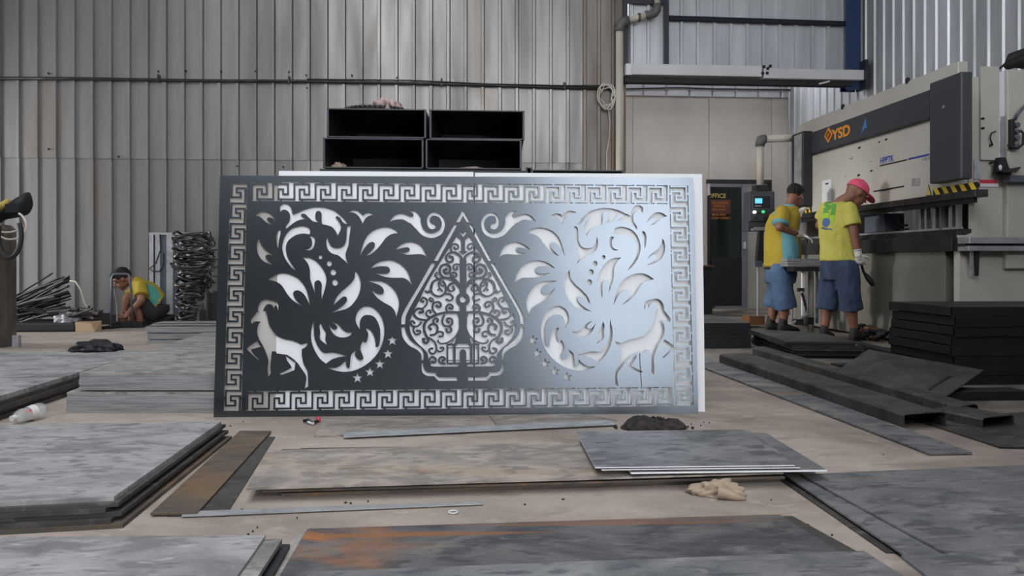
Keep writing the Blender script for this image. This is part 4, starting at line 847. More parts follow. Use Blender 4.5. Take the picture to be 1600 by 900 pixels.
# hazard strip
def hz(y0, y1, z0, z1, n):
    r = MB().box(PX_ - .007, PX_ - .001, y0, y1, z0, z1).build('hazard_strip', M['black_print'], pb); w = (y1 - y0) / n
    for i in range(n):
        a = y1 - i * w; X = PX_ - .0095
        MB().hexa([(X, a - w * .42, z0), (X, a - w * .92, z0), (X + .002, a - w * .92, z0), (X + .002, a - w * .42, z0)], [(X, a, z1), (X, a - w * .5, z1), (X + .002, a - w * .5, z1), (X + .002, a, z1)]).build('stripe', M['yellow'], r)
hz(yX(1529), yX(1459), 1.362, 1.425, 5); hz(Y1 - .5, Y1 - .1, 1.362, 1.43, 4)
def wt(px0, px1, py0, py1, n):
    a, b = AX(px0, py1, PX_ - .002), AX(px1, py1, PX_ - .002); c = AX((px0 + px1) / 2, py0, PX_ - .002)
    MB().prism([a, b, c], (-.003, 0, 0)).build(n, M['black_print'], pb); m = (a + b + c) / 3
    MB().prism([m + (p - m) * .82 - Vector((.004, 0, 0)) for p in (a, b, c)], (-.002, 0, 0)).build('sign_face', M['yellow_dull'], pb)
wt(1446.5, 1456, 288, 306, 'warning_sign')
# lettering on the band and the face
nx = -.0135
def yz(px, py, X=PX_ - .013): return AX(px, py, X)
y_, U_ = (0, -1, 0), (0, 0, 1)
def ptext(s, px0, py0, px1, hz_, mat, X, bold=.02):
    a = AX(px0, py0, X); b = AX(px1, py0, X); size = hz_ / .72; w = a.y - b.y
    text(s, mat, pb, a, y_, U_, size, xs=text_w(s, w, size, bold=bold), bold=bold, depth=.001)
ptext('YSD', 1300.5, 219, 1329.5, .115, M['orange'], PX_ - .0125, .035)
c = yz(1294.5, 211); hy, hzz = .10, .088
MB().prism([c + Vector((0, hy, 0)), c + Vector((0, 0, hzz)), c + Vector((0, -hy, 0)), c + Vector((0, 0, -hzz))], (-.002, 0, 0)).build('logo', M['orange'], pb)
for k in (.62, .45, .3):
    r_ = [c + Vector((-.003, hy * k * a, hzz * k * b)) for a, b in ((1, 0), (0, 1), (-1, 0), (0, -1))]
    MB().tube(r_, .0035, 4, closed=True).build('logo_line', M['redbrown'], pb)
c = yz(1351, 197)
MB().prism([c + Vector((0, .075, -.075)), c + Vector((0, -.02, .08)), c + Vector((0, -.05, -.03)), c + Vector((0, -.015, -.02))], (-.002, 0, 0)).build('blue_logo', M['sky_print'], pb)
ptext('HPPTK', 1375, 256.5, 1396.5, .062, M['blue_print'], PX_ - .001, .03)
def line(p0, p1, th, mat, nm):
    a, b = AX(*p0, PX_ - .002), AX(*p1, PX_ - .002); MB().box(PX_ - .004, PX_ - .001, min(a.y, b.y), max(a.y, b.y), (a.z + b.z) / 2 - th / 2, (a.z + b.z) / 2 + th / 2).build(nm, mat, pb)
line((1375, 259), (1417, 249.7), .012, M['black_print'], 'print_line'); line((1419.5, 248.7), (1452, 241), .016, M['blue_print'], 'print_line')
ptext('135/3', 1439.5, 252, 1452, .026, M['grey_side'], PX_ - .001, .0)
for px, py, r_ in ((1316.5, 167, .03), (1417.5, 126, .03)):
    q = AX(px, py, PX_); MB().cyl(q - Vector((.004, 0, 0)), q + Vector((.01, 0, 0)), r_, r_, 16).build('lifting_hole', M['rubber'], pb)
chip = MB()
for px, py, r_ in ((1343, 231, .016), (1385, 218, .014), (1374, 222, .01), (1362, 267, .014), (1342, 274, .018), (1331, 248, .009), (1328, 248, .006), (1361, 253, .006), (1332, 245, .006), (1321, 276, .006)):
    q = AX(px, py, PX_); chip.tube([q + Vector((-.002, 1.5 * r_, -.2 * r_)), q + Vector((-.002, 0, .1 * r_)), q + Vector((-.002, -1.5 * r_, .25 * r_))], [r_ * .35, r_ * .8, r_ * .3], 6)
chip.build('paint_chips', M['dark_steel'], pb)['kind'] = 'stuff'
a, b = AX(1424.5, 291, PX_ - .002), AX(1437.5, 277, PX_ - .002); MB().box(PX_ - .005, PX_ - .001, b.y, a.y, a.z, b.z).build('rating_plate', M['galv'], pb)
a, b = AX(1284.5, 320, PX_ - .14), AX(1299, 281, PX_ - .14); MB().box(PX_ - .004, PX_ - .002, yX(1299), yX(1285), zX(1292, 318), zX(1292, 281)).build('notice_paper', M['white_paint'], pb)
q = AX(1292, 287, PX_ - .006); MB().box(q.x - .002, q.x, q.y - .035, q.y + .035, q.z - .008, q.z + .008).build('paper_print', M['black_print'], pb)
a, b = AX(1365, 299, PX_ - .004), AX(1412, 291, PX_ - .004); MB().tube([a, b], .007, 6).build('edge_bar', M['rubber'], pb)
# side frames with the open throat
def frame(ya, yb, nm):
    o = [(PX_ + .02, 0), (PX_ + .02, 1.0), (PX_ + .03, 1.0)]
    o = [(PX_ + .015, 0), (PX_ + .015, 1.0), (4.335, 1.0)]
    o += [(4.335 + .0, 1.0)] + [(4.395 - .0, 1.02), (4.395, 1.26)] + [(4.325 + .07 * math.cos(t), 1.28 + .09 * math.sin(t)) for t in [i * math.pi / 12 for i in range(7)]] + [(PX_ + .095, 1.37), (PX_ + .095, 2.34), (5.45, 2.34), (5.45, 0)]
    return MB().prism([(x, ya, z) for x, z in o], (0, yb - ya, 0)).build(nm, CR, pb)
frame(6.46, 6.54, 'side_frame'); frame(Y1 - .04, Y1 + .04, 'side_frame')
MB().box(5.35, 5.43, 6.6, Y1, 1.7, 2.2).build('rear_cover', CR, pb)
MB().box(4.30, 4.62, 6.78, 6.80, .95, 1.5).build('throat_filler', M['pvc_dark'], pb)  # grey plate added so the open throat looks dark inside
for yy, w in ((6.60, .03), (6.68, .05), (6.84, .02), (6.92, .05), (7.06, .03), (7.15, .02)):
    MB().box(4.34, 4.38, yy, yy + w, 1.0, 1.40).build('guide_rail', M['bright_steel'], pb)
MB().box(PX_ + .1, PX_ + .32, yX(1366), yX(1336), 1.08, 1.27).build('die_block', M['grey_side'], pb, bevel=.01)
q = AX(1406, 350, PX_ + .12); MB().box(q.x - .02, q.x + .02, q.y - .03, q.y + .03, 1.07, 1.22).build('stop_finger', M['rubber'], pb)
MB().box(q.x - .02, q.x + .02, q.y - .11, q.y + .11, 1.12, 1.14).build('stop_finger', M['rubber'], pb); MB().box(q.x - .02, q.x + .02, q.y - .13, q.y + .13, 1.085, 1.1).build('stop_finger', M['rubber'], pb)
# near end: plates, bright slide, cabinet, valve block, lamp, labels
YE = 6.46
def fx(nm, px0, px1, py0, py1, ya, mat, th=.02, bev=.003):
    a, b = AY(px0, py1, ya), AY(px1, py0, ya); return MB().box(a.x, b.x, ya, ya + th, a.z, b.z).build(nm, mat, pb, bevel=bev)
fx('cover_plate', 1533, 1561.5, 104, 250, YE - .03, CR); fx('slide_rail', 1561.5, 1573.5, 112, 248, YE - .02, M['bright_steel']); fx('slide_rail', 1561.5, 1573.5, 112, 182, YE - .024, M['white_paint'])
cab = fx('cabinet', 1574, 1760, 112, 420, YE - .06, CR, .5, .01)
fx('red_label', 1532, 1558, 281, 286.5, YE - .012, M['red_print'], .008, 0); fx('label_plate', 1531, 1560, 286.5, 292, YE - .010, M['white_paint'], .006, 0)
fx('galv_plate', 1522, 1531, 250, 280, YE - .012, M['galv'], .008, 0)  # small galvanised plate at the near end
q = AY(1527, 289, YE - .03); MB().ball(q, .022, 12, 8).build('knob', M['rubber'], pb, smooth=True)
for px, py in ((1537, 185), (1537, 200), (1549, 227), (1551, 254)): q = AY(px, py, YE - .05); MB().cyl(q, q + Vector((0, .03, 0)), .010, .010, 8).build('bolt', M['rubber'], pb)
h = [AY(1556, 205, YE - .05), AY(1549, 208, YE - .06), AY(1547, 216, YE - .06), AY(1551, 227, YE - .05)]; MB().tube(h, .006, 6).build('small_hose', M['rubber'], pb, smooth=True)
vb = fx('valve_block', 1580, 1586, 186, 232, YE - .10, M['dark_steel'], .04)
for px, py, r_ in ((1591, 195, .022), (1591, 205.5, .018), (1591, 216, .018), (1590, 228, .022)): q = AY(px, py, YE - .11); MB().cyl(q, q + Vector((0, .05, 0)), r_, r_, 12).build('gauge', M['grey_side'], pb, smooth=False)
MB().tube([AY(1574, 227, YE - .1), AY(1580, 229, YE - .12), AY(1590, 232, YE - .13), AY(1598, 226, YE - .12), AY(1599, 208, YE - .12), AY(1594, 204, YE - .12)], .010, 8).build('hydraulic_hose', M['rubber'], pb, smooth=True)
MB().tube([AY(1585, 188, YE - .08), AY(1590, 178, YE - .1), AY(1601, 166, YE - .1), AY(1615, 160, YE - .1)], .014, 8).build('hydraulic_hose', M['grey_side'], pb, smooth=True)
# lamp bracket: open black box with a tilted tray
a, b = AY(1556, 272, YE - .09), AY(1574, 246, YE - .09)
MB().hexa([(a.x - .0, a.y, a.z), (a.x + .14, a.y, a.z), (a.x + .14, a.y + .05, a.z), (a.x, a.y + .05, a.z)], [(a.x + .03, a.y, b.z), (a.x + .085, a.y, b.z), (a.x + .085, a.y + .05, b.z), (a.x + .03, a.y + .05, b.z)]).build('lamp_bracket', M['rubber'], pb)
MB().hexa([(a.x - .01, a.y - .12, a.z - .0), (a.x + .09, a.y - .12, a.z - .0), (a.x + .22, a.y, a.z + .055), (a.x + .0, a.y, a.z + .02)], [(a.x - .01, a.y - .12, a.z + .008), (a.x + .09, a.y - .12, a.z + .008), (a.x + .22, a.y, a.z + .063), (a.x + .0, a.y, a.z + .028)]).build('lamp_tray', M['rubber'], pb)
q = AY(1563, 262, YE - .1); MB().ball(q, (.016, .012, .025), 10, 7).build('lamp_bulb', M['white_paint'], pb, smooth=True)
fx('small_shelf', 1579, 1620, 274, 284, YE - .16, M['grey_side'], .1)
m_ = AY(1600, 100, YE + .2); MB().tube([m_ + Vector((-.16, 0, -.03)), m_ + Vector((-.10, 0, .03)), m_ + Vector((.0, 0, .05)), m_ + Vector((.4, 0, .06))], [.03, .07, .09, .09], 14).build('oil_motor', M['rubber'], pb, smooth=True)
MB().tube([AY(1562, 107, YE + .1), AY(1575, 96, YE + .1), AY(1590, 88, YE + .1), AY(1612, 80, YE + .1)], .010, 6).build('motor_cable', M['rubber'], pb)
# support arm and hanging hooks
xa = AY(1515, 375, 6.30).x
MB().box(xa, 5.3, 6.30, 6.46, AY(1515, 380.5, 6.3).z, AY(1515, 370, 6.3).z).build('support_arm', M['bright_steel'], pb, bevel=.004)
MB().box(xa, 5.3, 6.31, 6.46, AY(1515, 392, 6.3).z, AY(1515, 384, 6.3).z).build('support_arm', M['bright_steel'], pb, bevel=.004)
MB().box(xa, 5.3, 6.36, 6.46, AY(1515, 385, 6.3).z, AY(1515, 380, 6.3).z).build('arm_slot', M['rubber'], pb)
MB().box(xa - .0, xa + .08, 6.46, 6.60, AY(1515, 392, 6.3).z, AY(1515, 370, 6.3).z).build('arm_bracket', M['dark_steel'], pb)
for px, w, l in ((1518, .012, 430), (1526, .02, 431)):
    a, b = AY(px, 392, 6.40), AY(px, l, 6.40); MB().hexa([(b.x - w * .6, 6.39, b.z), (b.x + w * .6, 6.39, b.z), (b.x + w * .6, 6.41, b.z), (b.x - w * .6, 6.41, b.z)], [(a.x - w, 6.39, a.z), (a.x + w, 6.39, a.z), (a.x + w, 6.41, a.z), (a.x - w, 6.41, a.z)]).build('hook', M['dark_steel'] if w > .015 else M['galv'], pb)
# swing arm with control box
SA = 9.62
a, c = AY(1250, 214, SA), AY(1192, 217.5, SA); bt = AY(1188, 292, SA); e = AY(1189, 220, SA)
MB().cyl(a + Vector((.15, 0, 0)), c, .045, None, 14).build('swing_arm', M['pvc'], pb, smooth=True)
MB().tube([c + Vector((.03, 0, 0)), c, e + Vector((-.0, 0, .02)), e + Vector((-.01, 0, -.02)), e + Vector((-.01, 0, -.07))], .058, 12).build('arm_elbow', M['pvc_dark'], pb, smooth=True)
MB().cyl(e + Vector((-.01, 0, -.06)), (e.x - .01, SA, bt.z), .043, None, 14).build('arm_drop', M['pvc'], pb, smooth=True)
def ay(nm, px0, px1, py0, py1, ya, yb, mat, par=pb, bev=.004):
    p, q = AY(px0, py1, ya), AY(px1, py0, ya); return MB().box(p.x, q.x, ya, yb, p.z, q.z).build(nm, mat, par, bevel=bev)
cbx = ay('control_box', 1171.5, 1210.5, 299, 346, SA - .12, SA + .10, M['grey_paint'], pb, .008)
ay('collar', 1181, 1200, 289, 299, SA - .07, SA + .07, M['rubber'])
ay('box_panel', 1177, 1204, 306, 325, SA - .128, SA - .119, M['rubber'], cbx); ay('panel_rim', 1176, 1205, 305, 326, SA - .124, SA - .12, M['grey_side'], cbx)
ay('screen', 1180, 1191, 310, 317.5, SA - .132, SA - .127, M['screen'], cbx, 0); ay('screen_text', 1180, 1190, 321, 322.5, SA - .131, SA - .127, M['galv'], cbx, 0)
for px, py, mt, r_ in ((1179, 331.5, 'lamp_white', .022), (1192.5, 331, 'lamp_green', .020), (1186.5, 333, 'rubber', .018), (1196, 340, 'rubber', .026), (1181, 341, 'rubber', .018)):
    q = AY(px, py, SA - .13); MB().cyl(q + Vector((0, .02, 0)), q - Vector((0, .015, 0)), r_, r_ * .85, 14).build('button', M[mt], cbx)
ay('box_tray', 1169, 1206, 346, 361, SA - .10, SA + .10, M['grey_paint'])
ay('tray_handle', 1179, 1198, 355, 358, SA - .14, SA - .11, M['bright_steel'])
# ---- stand, bench, bits near the workers
st = empty('roller_stand', AY(1183, 505, 9.3)); tag(st, 'black topped pole stand with a pale rod left of the workers', 'stand')
def aw(nm, par, px0, px1, py0, py1, ya, th, mat, bev=0):
    p, q = AY(px0, py1, ya), AY(px1, py0, ya); return MB().box(p.x, q.x, ya, ya + th, max(p.z, 0), q.z).build(nm, mat, par, bevel=bev)
p, q = AY(1186, 411, 9.3), AY(1189, 360, 9.3)
MB().hexa([(p.x - .035, 9.28, p.z), (p.x + .05, 9.28, p.z), (p.x + .05, 9.36, p.z), (p.x - .035, 9.36, p.z)], [(q.x - .02, 9.28, q.z), (q.x + .025, 9.28, q.z), (q.x + .025, 9.36, q.z), (q.x - .02, 9.36, q.z)]).build('upper_post', M['rubber'], st)
aw('clamp', st, 1180, 1191, 407, 417, 9.26, .1, M['grey_side']); q = AY(1184, 417, 9.31); MB().cyl((q.x, 9.31, .1), q, .012, None, 8).build('rod', M['bright_steel'], st)
aw('top_bar', st, 1176, 1200, 357, 360, 9.26, .06, M['bright_steel'])
aw('foot', st, 1171, 1195, 494, 508, 9.22, .25, M['wood'])
bn = empty('side_bench', AY(1104, 480, 11.8)); tag(bn, 'small dark bench with a wooden top beside the office door', 'bench')
aw('bench_top', bn, 1070, 1116, 414.5, 417, 11.6, .45, M['wood']); aw('bench_body', bn, 1070, 1113, 417, 495, 11.65, .4, M['rubber'])
tb = empty('work_table', AY(1258, 500, 8.4)); tag(tb, 'light steel trestle between the two workers carrying cut strips', 'table')
aw('tray', tb, 1240, 1284, 416.5, 424, 8.32, .22, M['rubber'])
aw('leg', tb, 1253.5, 1257, 424, 505, 8.36, .03, M['white_paint']); aw('leg', tb, 1276, 1279, 424, 505, 8.50, .03, M['grey_side'])
aw('clamp', tb, 1249, 1257, 450, 456, 8.35, .06, M['rubber'])
for a, b, r_, mt in (((1238, 505), (1264, 490), .016, 'bright_steel'), ((1238, 484), (1237, 500), .014, 'bright_steel'), ((1253, 458), (1262, 490), .014, 'rubber'), ((1262, 466), (1261, 494), .012, 'bright_steel'), ((1252, 456), (1256, 464), .014, 'bright_steel')):
    MB().cyl(AY(*a, 8.33), AY(*b, 8.36), r_, None, 8).build('brace', M[mt], tb)
aw('foot', tb, 1244, 1256, 499, 508, 8.32, .12, M['rubber']); aw('foot', tb, 1263, 1272, 496, 507, 8.42, .1, M['rubber'])
q = AY(1267, 504, 8.6); tag(MB().cyl((q.x, 8.6, 0), (q.x, 8.6, AY(1267, 424, 8.6).z), .033, None, 14).build('oil_pipe', M['cream_paint'], smooth=True), 'pale upright pipe under the worktable by the machine', 'pipe')
for i in range(3):
    p, q = AY(1232, 416 - 4.2 * i, 8.31), AY(1286, 412 - 4.2 * i, 8.31)
    tag(MB().box(p.x, q.x, 8.33 + .005 * i, 8.52, AY(1232, 416.5 - 4.2 * i, 8.32).z, AY(1232, 412.8 - 4.2 * i, 8.32).z).build('cut_strip', M['bright_steel']), ['bottom', 'middle', 'topmost'][i] + ' cut steel strip on the trestle between the workers', 'metal strip', 'strips on the trestle')
p = AX(1262, 384, PX_ - .15)
bw = MB(); a = D(1251, 372, 8.9); b = D(1290, 366, 9.1); tag(MB().hexa([a + Vector((0, 0, -.01)), b + Vector((0, 0, -.01)), b + Vector((.1, .2, -.01)), a + Vector((0, .25, -.01))], [a, b, b + Vector((.1, .2, 0)), a + Vector((0, .25, 0))]).build('work_piece', M['galv']), 'small sheet held into the machine by the left worker', 'metal sheet')
# clutter at the machine foot
wc = empty('cable_bundle', AX(1345, 522, 4.05)); tag(wc, 'tangle of hose and cable at the foot of the machine', 'cable')
rn = random.Random(5)
for k in range(5):
    q = AX(1345 + 9 * k, 526 + 2.5 * k, 4.12); pts = [q + Vector((rn.uniform(-.05, .05), .12 * math.cos(t) + .06 * k * t / 9, .025 + .045 * (1 + math.sin(t * 1.3 + k)))) for t in [i * .5 for i in range(16)]]
    MB().tube(pts, .012 if k % 2 else .018, 6).build('hose', M['rubber'] if k != 2 else M['wood'], wc, smooth=True)
a = AX(1362, 548, 3.9); tag(MB().tube([G(1345, 540, .05), G(1375, 548, .045), G(1400, 552, .04), G(1424, 551, .04)], .035, 10).build('black_hose', M['rubber'], smooth=True), 'thick black hose lying below the cream machine front', 'hose')
# ================================================================== left side clutter
cabL = empty('steel_tank', (-4.2, 7.4, 0)); tag(cabL, 'tall dark steel tank cut off by the left edge, helmet on top', 'tank')
p, q = D(-60, 530, 7.4), D(25.5, 352, 7.4); zt = q.z
MB().tube([(p.x + .22, 7.65, 0), (p.x + .22, 7.65, zt - .04), (p.x + .22, 7.65, zt)], [q.x - p.x - .22, q.x - p.x - .22, q.x - p.x - .26], 24).build('shell', M['tank_steel'], cabL)
b = D(26, 529, 7.25); MB().box(b.x - .03, b.x + .025, b.y - .02, b.y + .03, .0, b.z + .03).build('foot', M['bright_steel'], cabL)
hm = empty('welding_helmet', (D(22, 345, 7.5).x, 7.45, zt)); tag(hm, 'dark welding helmet lying on the tank at the left edge', 'helmet')
c = D(24, 325, 7.5)
MB().loft([(c + Vector((-.16, 0, -.13)), (.05, 0, .03), (0, .08, 0)), (c + Vector((-.10, 0, -.07)), (.075, 0, .07), (0, .12, 0)), (c + Vector((-.02, 0, -.0)), (.08, 0, .11), (0, .13, 0)), (c + Vector((.07, 0, .03)), (.05, 0, .12), (0, .12, 0)), (c + Vector((.115, 0, .015)), (.02, 0, .08), (0, .08, 0))], 18).build('shell', M['rubber'], hm, smooth=True)
MB().box(c.x - .02, c.x + .10, c.y - .135, c.y - .12, c.z - .05, c.z + .03).build('visor', M['black_paint'], hm)
MB().loft([(c + Vector((-.2, .02, -.03)), (.02, 0, .05), (0, .07, 0)), (c + Vector((-.10, .02, .03)), (.03, 0, .06), (0, .08, 0))], 12).build('headband', M['yellow_dull'], hm, smooth=True)
cw = D(4, 303, 7.55); rag('cloth', 'pale green cloth heaped beside the helmet at the left edge', (cw.x - .02, 7.6, zt), .10, .12, cw.z - zt + .01, M['teal'], 12, 'cloth')
lp = empty('hose_loops', (D(14, 370, 7.3).x, 7.3, zt - .3)); tag(lp, 'dark and pale hose loops hanging on the tank at the left edge', 'hose')
def loop(cx, cy, rx, ry, d, r_, mt, a0=0, a1=6.283):
    pts = [D(cx + rx * math.cos(t), cy + ry * math.sin(t), d) for t in [a0 + (a1 - a0) * i / 28 for i in range(29)]]; MB().tube(pts, r_, 7).build('loop', M[mt], lp, smooth=True)
loop(15, 368, 18, 34, 7.1, .022, 'rubber', -.6, 3.6); loop(16, 352, 25, 22, 7.12, .009, 'pvc', -1.0, 2.6); loop(10, 348, 26, 15, 7.12, .008, 'pvc', .2, 3.0)
# rods bundle
rn = random.Random(3)
for i in range(46):
    a = D(rn.uniform(20, 40), 0, 9.2 + rn.uniform(-.3, .3)); t = i / 45; y1 = 428 + 62 * t + rn.uniform(-5, 5); y0 = 470 + 35 * t + rn.uniform(-6, 6); d = 9.25 + rn.uniform(-.3, .35)
    p0 = D(rn.uniform(8, 30), min(y0, 505), d); p1 = D(rn.uniform(82, 112), y1, d + rn.uniform(-.2, .2)); p0.z = max(p0.z, .03); p1.z = max(p1.z, .03)
    m = (p0 + p1) / 2 + Vector((0, 0, rn.uniform(-.01, .02)))
    tag(MB().tube([p0, m, p1], rn.uniform(.009, .016), 6).build('steel_rod', M['rod']), 'one of the scaly steel rods fanned out in the heap beside the tank', 'rod', 'rods in the left heap')
hp = []
for i in range(26):
    d = rn.uniform(8.9, 9.5); x = rn.uniform(25, 135); p0 = D(x, 488 + rn.uniform(-6, 12), d); p1 = D(x + rn.uniform(20, 60), 490 + rn.uniform(-6, 10), d + rn.uniform(-.2, .2)); p0.z = abs(p0.z) + .01; p1.z = abs(p1.z) + .01
    tag(MB().tube([p0, p1], rn.uniform(.012, .03), 6).build('scrap_bar', M['rod']), 'one of the short dark scrap bars at the foot of the rod heap', 'scrap', 'scrap bars under the rod heap')
hb = MB(); hb.box(D(20, 500, 9.4).x, D(150, 500, 9.4).x, 9.2, 9.9, 0, .10); tag(hb.build('scrap_tray', M['rubber'], bevel=.02), 'low dark scrap tray under the rod heap', 'tray')
b = D(108, 486, 9.0); rag('plastic_bag', 'crumpled white plastic bag on the scrap heap', (b.x, 9.32, .10), .13, .09, .09, M['grey_bag'], 8, 'bag')
b = G(134, 519); bxm = MB(); bxm.hexa([(b.x - .11, b.y, 0), (b.x + .10, b.y, 0), (b.x + .12, b.y + .12, 0), (b.x - .11, b.y + .12, 0)], [(b.x - .115, b.y, .11), (b.x + .06, b.y, .09), (b.x + .12, b.y + .12, .12), (b.x - .11, b.y + .12, .11)])
tag(bxm.build('cardboard_piece', M['card'], bevel=.004), 'torn piece of cardboard on the floor before the scrap heap', 'cardboard')
b = G(150, 548, .115); rag('black_bag', 'limp black plastic bag lying on the far left plate stack', (b.x, b.y, .115), .17, .12, .06, M['plastic_bag'], 4, 'bag')
cd = empty('grey_cable', D(125, 480, 9.6)); tag(cd, 'pale cable arching over the scrap by the wall', 'cable')
MB().tube([D(106, 438, 9.7), D(118, 440, 9.65), D(126, 452, 9.6), D(131, 470, 9.6), D(137, 482, 9.55), D(140, 492, 9.5)], .010, 6).build('cable', M['pvc'], cd, smooth=True)
MB().cyl((D(139, 490, 9.5).x, D(139, 490, 9.5).y, 0), D(139, 478, 9.5), .014, None, 8).build('post', M['rubber'], cd)
lowb = MB(); a, b = D(150, 500, 10.2), D(330, 500, 10.2); tag(lowb.box(a.x, b.x, 10.25, 10.37, 0, .12).build('steel_beam', M['dark_steel'], bevel=.01), 'dark beam along the foot of the wall behind the crouching worker', 'beam')
# slotted panel against the wall
pl = empty('slotted_panel', AY(263, 500, 10.4)); tag(pl, 'pale slotted metal panel leaning on the wall behind the bent rods', 'panel')
YP = 10.42
def pbx(nm, px0, px1, py0, py1, ya, th, mat): p, q = AY(px0, py1, ya), AY(px1, py0, ya); MB().box(p.x, q.x, ya, ya + th, max(p.z, .0), q.z).build(nm, mat, pl)
for px0, px1 in ((233, 239.6), (242.5, 250), (260, 270), (280, 287.5), (290.5, 296)): pbx('slat', px0, px1, 366, 508, YP, .02, M['galv'])
pbx('rail', 232.5, 297, 363.5, 367, YP - .004, .03, M['galv'])
for px0, px1 in ((250, 260), (270, 280)): pbx('mesh_strip', px0, px1, 367, 500, YP + .022, .008, M['grey_side'])
for k in range(22):
    for px0, px1 in ((250, 260), (270, 280)): pass
pbx('back_board', 239, 291, 367, 470, YP + .032, .006, M['rubber'])
MB().tube([AY(250, 366, YP - .02), AY(251, 390, YP - .03), AY(243, 412, YP - .03), AY(233, 420, YP - .03), AY(240, 424, YP - .03), AY(249, 424, YP - .03), AY(255, 415, YP - .03), AY(256, 395, YP - .03)], .008, 6).build('wire', M['rubber'], pl, smooth=True)
# bent rods tower
rn = random.Random(11)
tower_d = 8.7
def link_rod(cx, cz, w, h, d, tilt, yaw, r_, lbl='one of the bent steel rod loops piled into a tower by the wall', grp='bent rod loops in the tower'):
    pts = []; n = 28
    for i in range(n):
        t = 2 * math.pi * i / n; e = .45; x = w / 2 * math.copysign(abs(math.cos(t)) ** e, math.cos(t)); z = h / 2 * math.copysign(abs(math.sin(t)) ** e, math.sin(t))
        pts.append(Vector((x * math.cos(yaw), x * math.sin(yaw) + z * .9, cz + .02 * math.sin(3 * t + cx) + x * tilt + z * .15)))
    b = D(cx, 400, d); pts = [Vector((p.x + b.x, p.y + b.y, max(p.z, .02))) for p in pts]
    tag(MB().tube(pts, r_, 6, closed=True).build('bent_rod', M['rod_bright'], smooth=True), lbl, 'rod', grp)
ztop = D(300, 362, tower_d).z
nl = 34
for i in range(nl):
    z = .03 + (ztop - .06) * i / (nl - 1); nar = 0 if .40 < z < .50 else 1
    link_rod(305 + rn.uniform(-4, 4) + (3 if z < .4 else -2), z, .34 + rn.uniform(-.03, .06) - (.06 if not nar else 0), .26 + rn.uniform(-.05, .05), tower_d + rn.uniform(-.06, .06), rn.uniform(-.12, .12), rn.uniform(-.35, .35), rn.uniform(.011, .016))
for i, (px0, py0, px1, py1) in enumerate(((318, 396, 340, 390), (318, 404, 345, 406), (316, 414, 342, 418), (312, 430, 340, 432), (318, 380, 332, 394))):
    p0, p1 = D(px0 - 12, py0, tower_d - .1), D(px1, py1, tower_d - .1); tag(MB().tube([p0, (p0 + p1) / 2 + Vector((0, 0, .012)), p1], .009, 6).build('wire_rod', M['rod']), 'one of the straight rod ends sticking out right of the bent rod tower', 'rod', 'rod ends right of the tower')
rag('dark_cloth', 'dark cloth heap on the right of the bent rod tower', (D(336, 480, 8.9).x, 8.9, .0), .16, .2, .36, M['dark_cloth'], 21, 'cloth')
# bent tube frame in front of the crouching man
tf = empty('tube_frame', D(190, 505, 9.1)); tag(tf, 'upside down U of thin tube standing before the crouching worker', 'frame')
MB().tube([D(173, 511, 9.1) * 1, D(174, 450, 9.1), D(174.5, 434, 9.1), D(177, 429, 9.1), D(183, 428, 9.1), D(196, 428, 9.12), D(201, 429, 9.12), D(203, 434, 9.12), D(205, 460, 9.15), D(207, 496, 9.2)], .013, 8).build('tube', M['grey_side'], tf, smooth=True)
MB().tube([D(178, 450, 9.15), D(182, 476, 9.2), D(183, 502, 9.2)], .009, 6).build('strut', M['bright_steel'], tf)
tag(MB().tube([G(160, 512, .02), G(230, 507, .02)], .02, 8).build('steel_pipe', M['dark_steel']), 'short dark pipe on the floor at the feet of the crouching worker', 'pipe')
# ================================================================== small things on the floor
bt = empty('plastic_bottle', G(45, 655)); tag(bt, 'crushed clear plastic bottle lying at the left', 'bottle')
a, b = G(26, 652, .035), G(62, 640, .045); a.z, b.z = .036, .042; ax = (b - a).normalized()
MB().tube([a - ax * .012, a, a + ax * .03, a + ax * .06, a + ax * .10, b - ax * .01, b + ax * .02, b + ax * .03], [.012, .024, .034, .031, .036, .038, .032, .012], 14).build('shell', M['clear'], bt, smooth=True)
MB().tube([a + ax * .066, a + ax * .105], [.0335, .0375], 14, cap=False).build('label', M['white_plastic'], bt, smooth=True)
q = a + ax * .09; MB().box(q.x - .012, q.x + .02, q.y - .040, q.y - .036, q.z + .008, q.z + .022).build('label_print', M['red_print'], bt)
MB().cyl(a - ax * .03, a - ax * .010, .014, None, 12).build('cap', M['white_plastic'], bt)
rg = G(1120, 772); rag('rag', 'dirty pale rag on the floor below the small blue sheet pile', (rg.x - .0, rg.y, 0), .085, .045, .035, M['rag'], 31)
rs = empty('rag_strip', rg); tag(rs, 'twisted tail of the dirty rag on the floor', 'rag'); MB().tube([G(1122, 770, .02), G(1140, 774, .015), G(1155, 778, .008), G(1166, 779, .006)], [.022, .014, .010, .004], 8).build('twist', M['rag'], rs, smooth=True)
w = G(708, 802); ring = [w + Vector((.014 * math.cos(t) * 1.0, .014 * math.sin(t), .004)) for t in [2 * math.pi * i / 20 for i in range(20)]]
tag(MB().tube(ring, .0028, 6, closed=True).build('washer_ring', M['white_plastic'], smooth=True), 'small pale ring lying on the floor in the foreground', 'ring')
sp_ = G(1020, 669); rnd = random.Random(2); bm = MB()
V = []; n = 22
so = MB(); so.ball((sp_.x, sp_.y, -.005), (.155, .10, .055), 22, 10)
so.v = [v + Vector((rnd.uniform(-.008, .008), rnd.uniform(-.008, .008), rnd.uniform(-.006, .008) + .012 * math.sin(v.x * 31))) for v in so.v]; so.v = [Vector((v.x, v.y, max(v.z, 0))) for v in so.v]
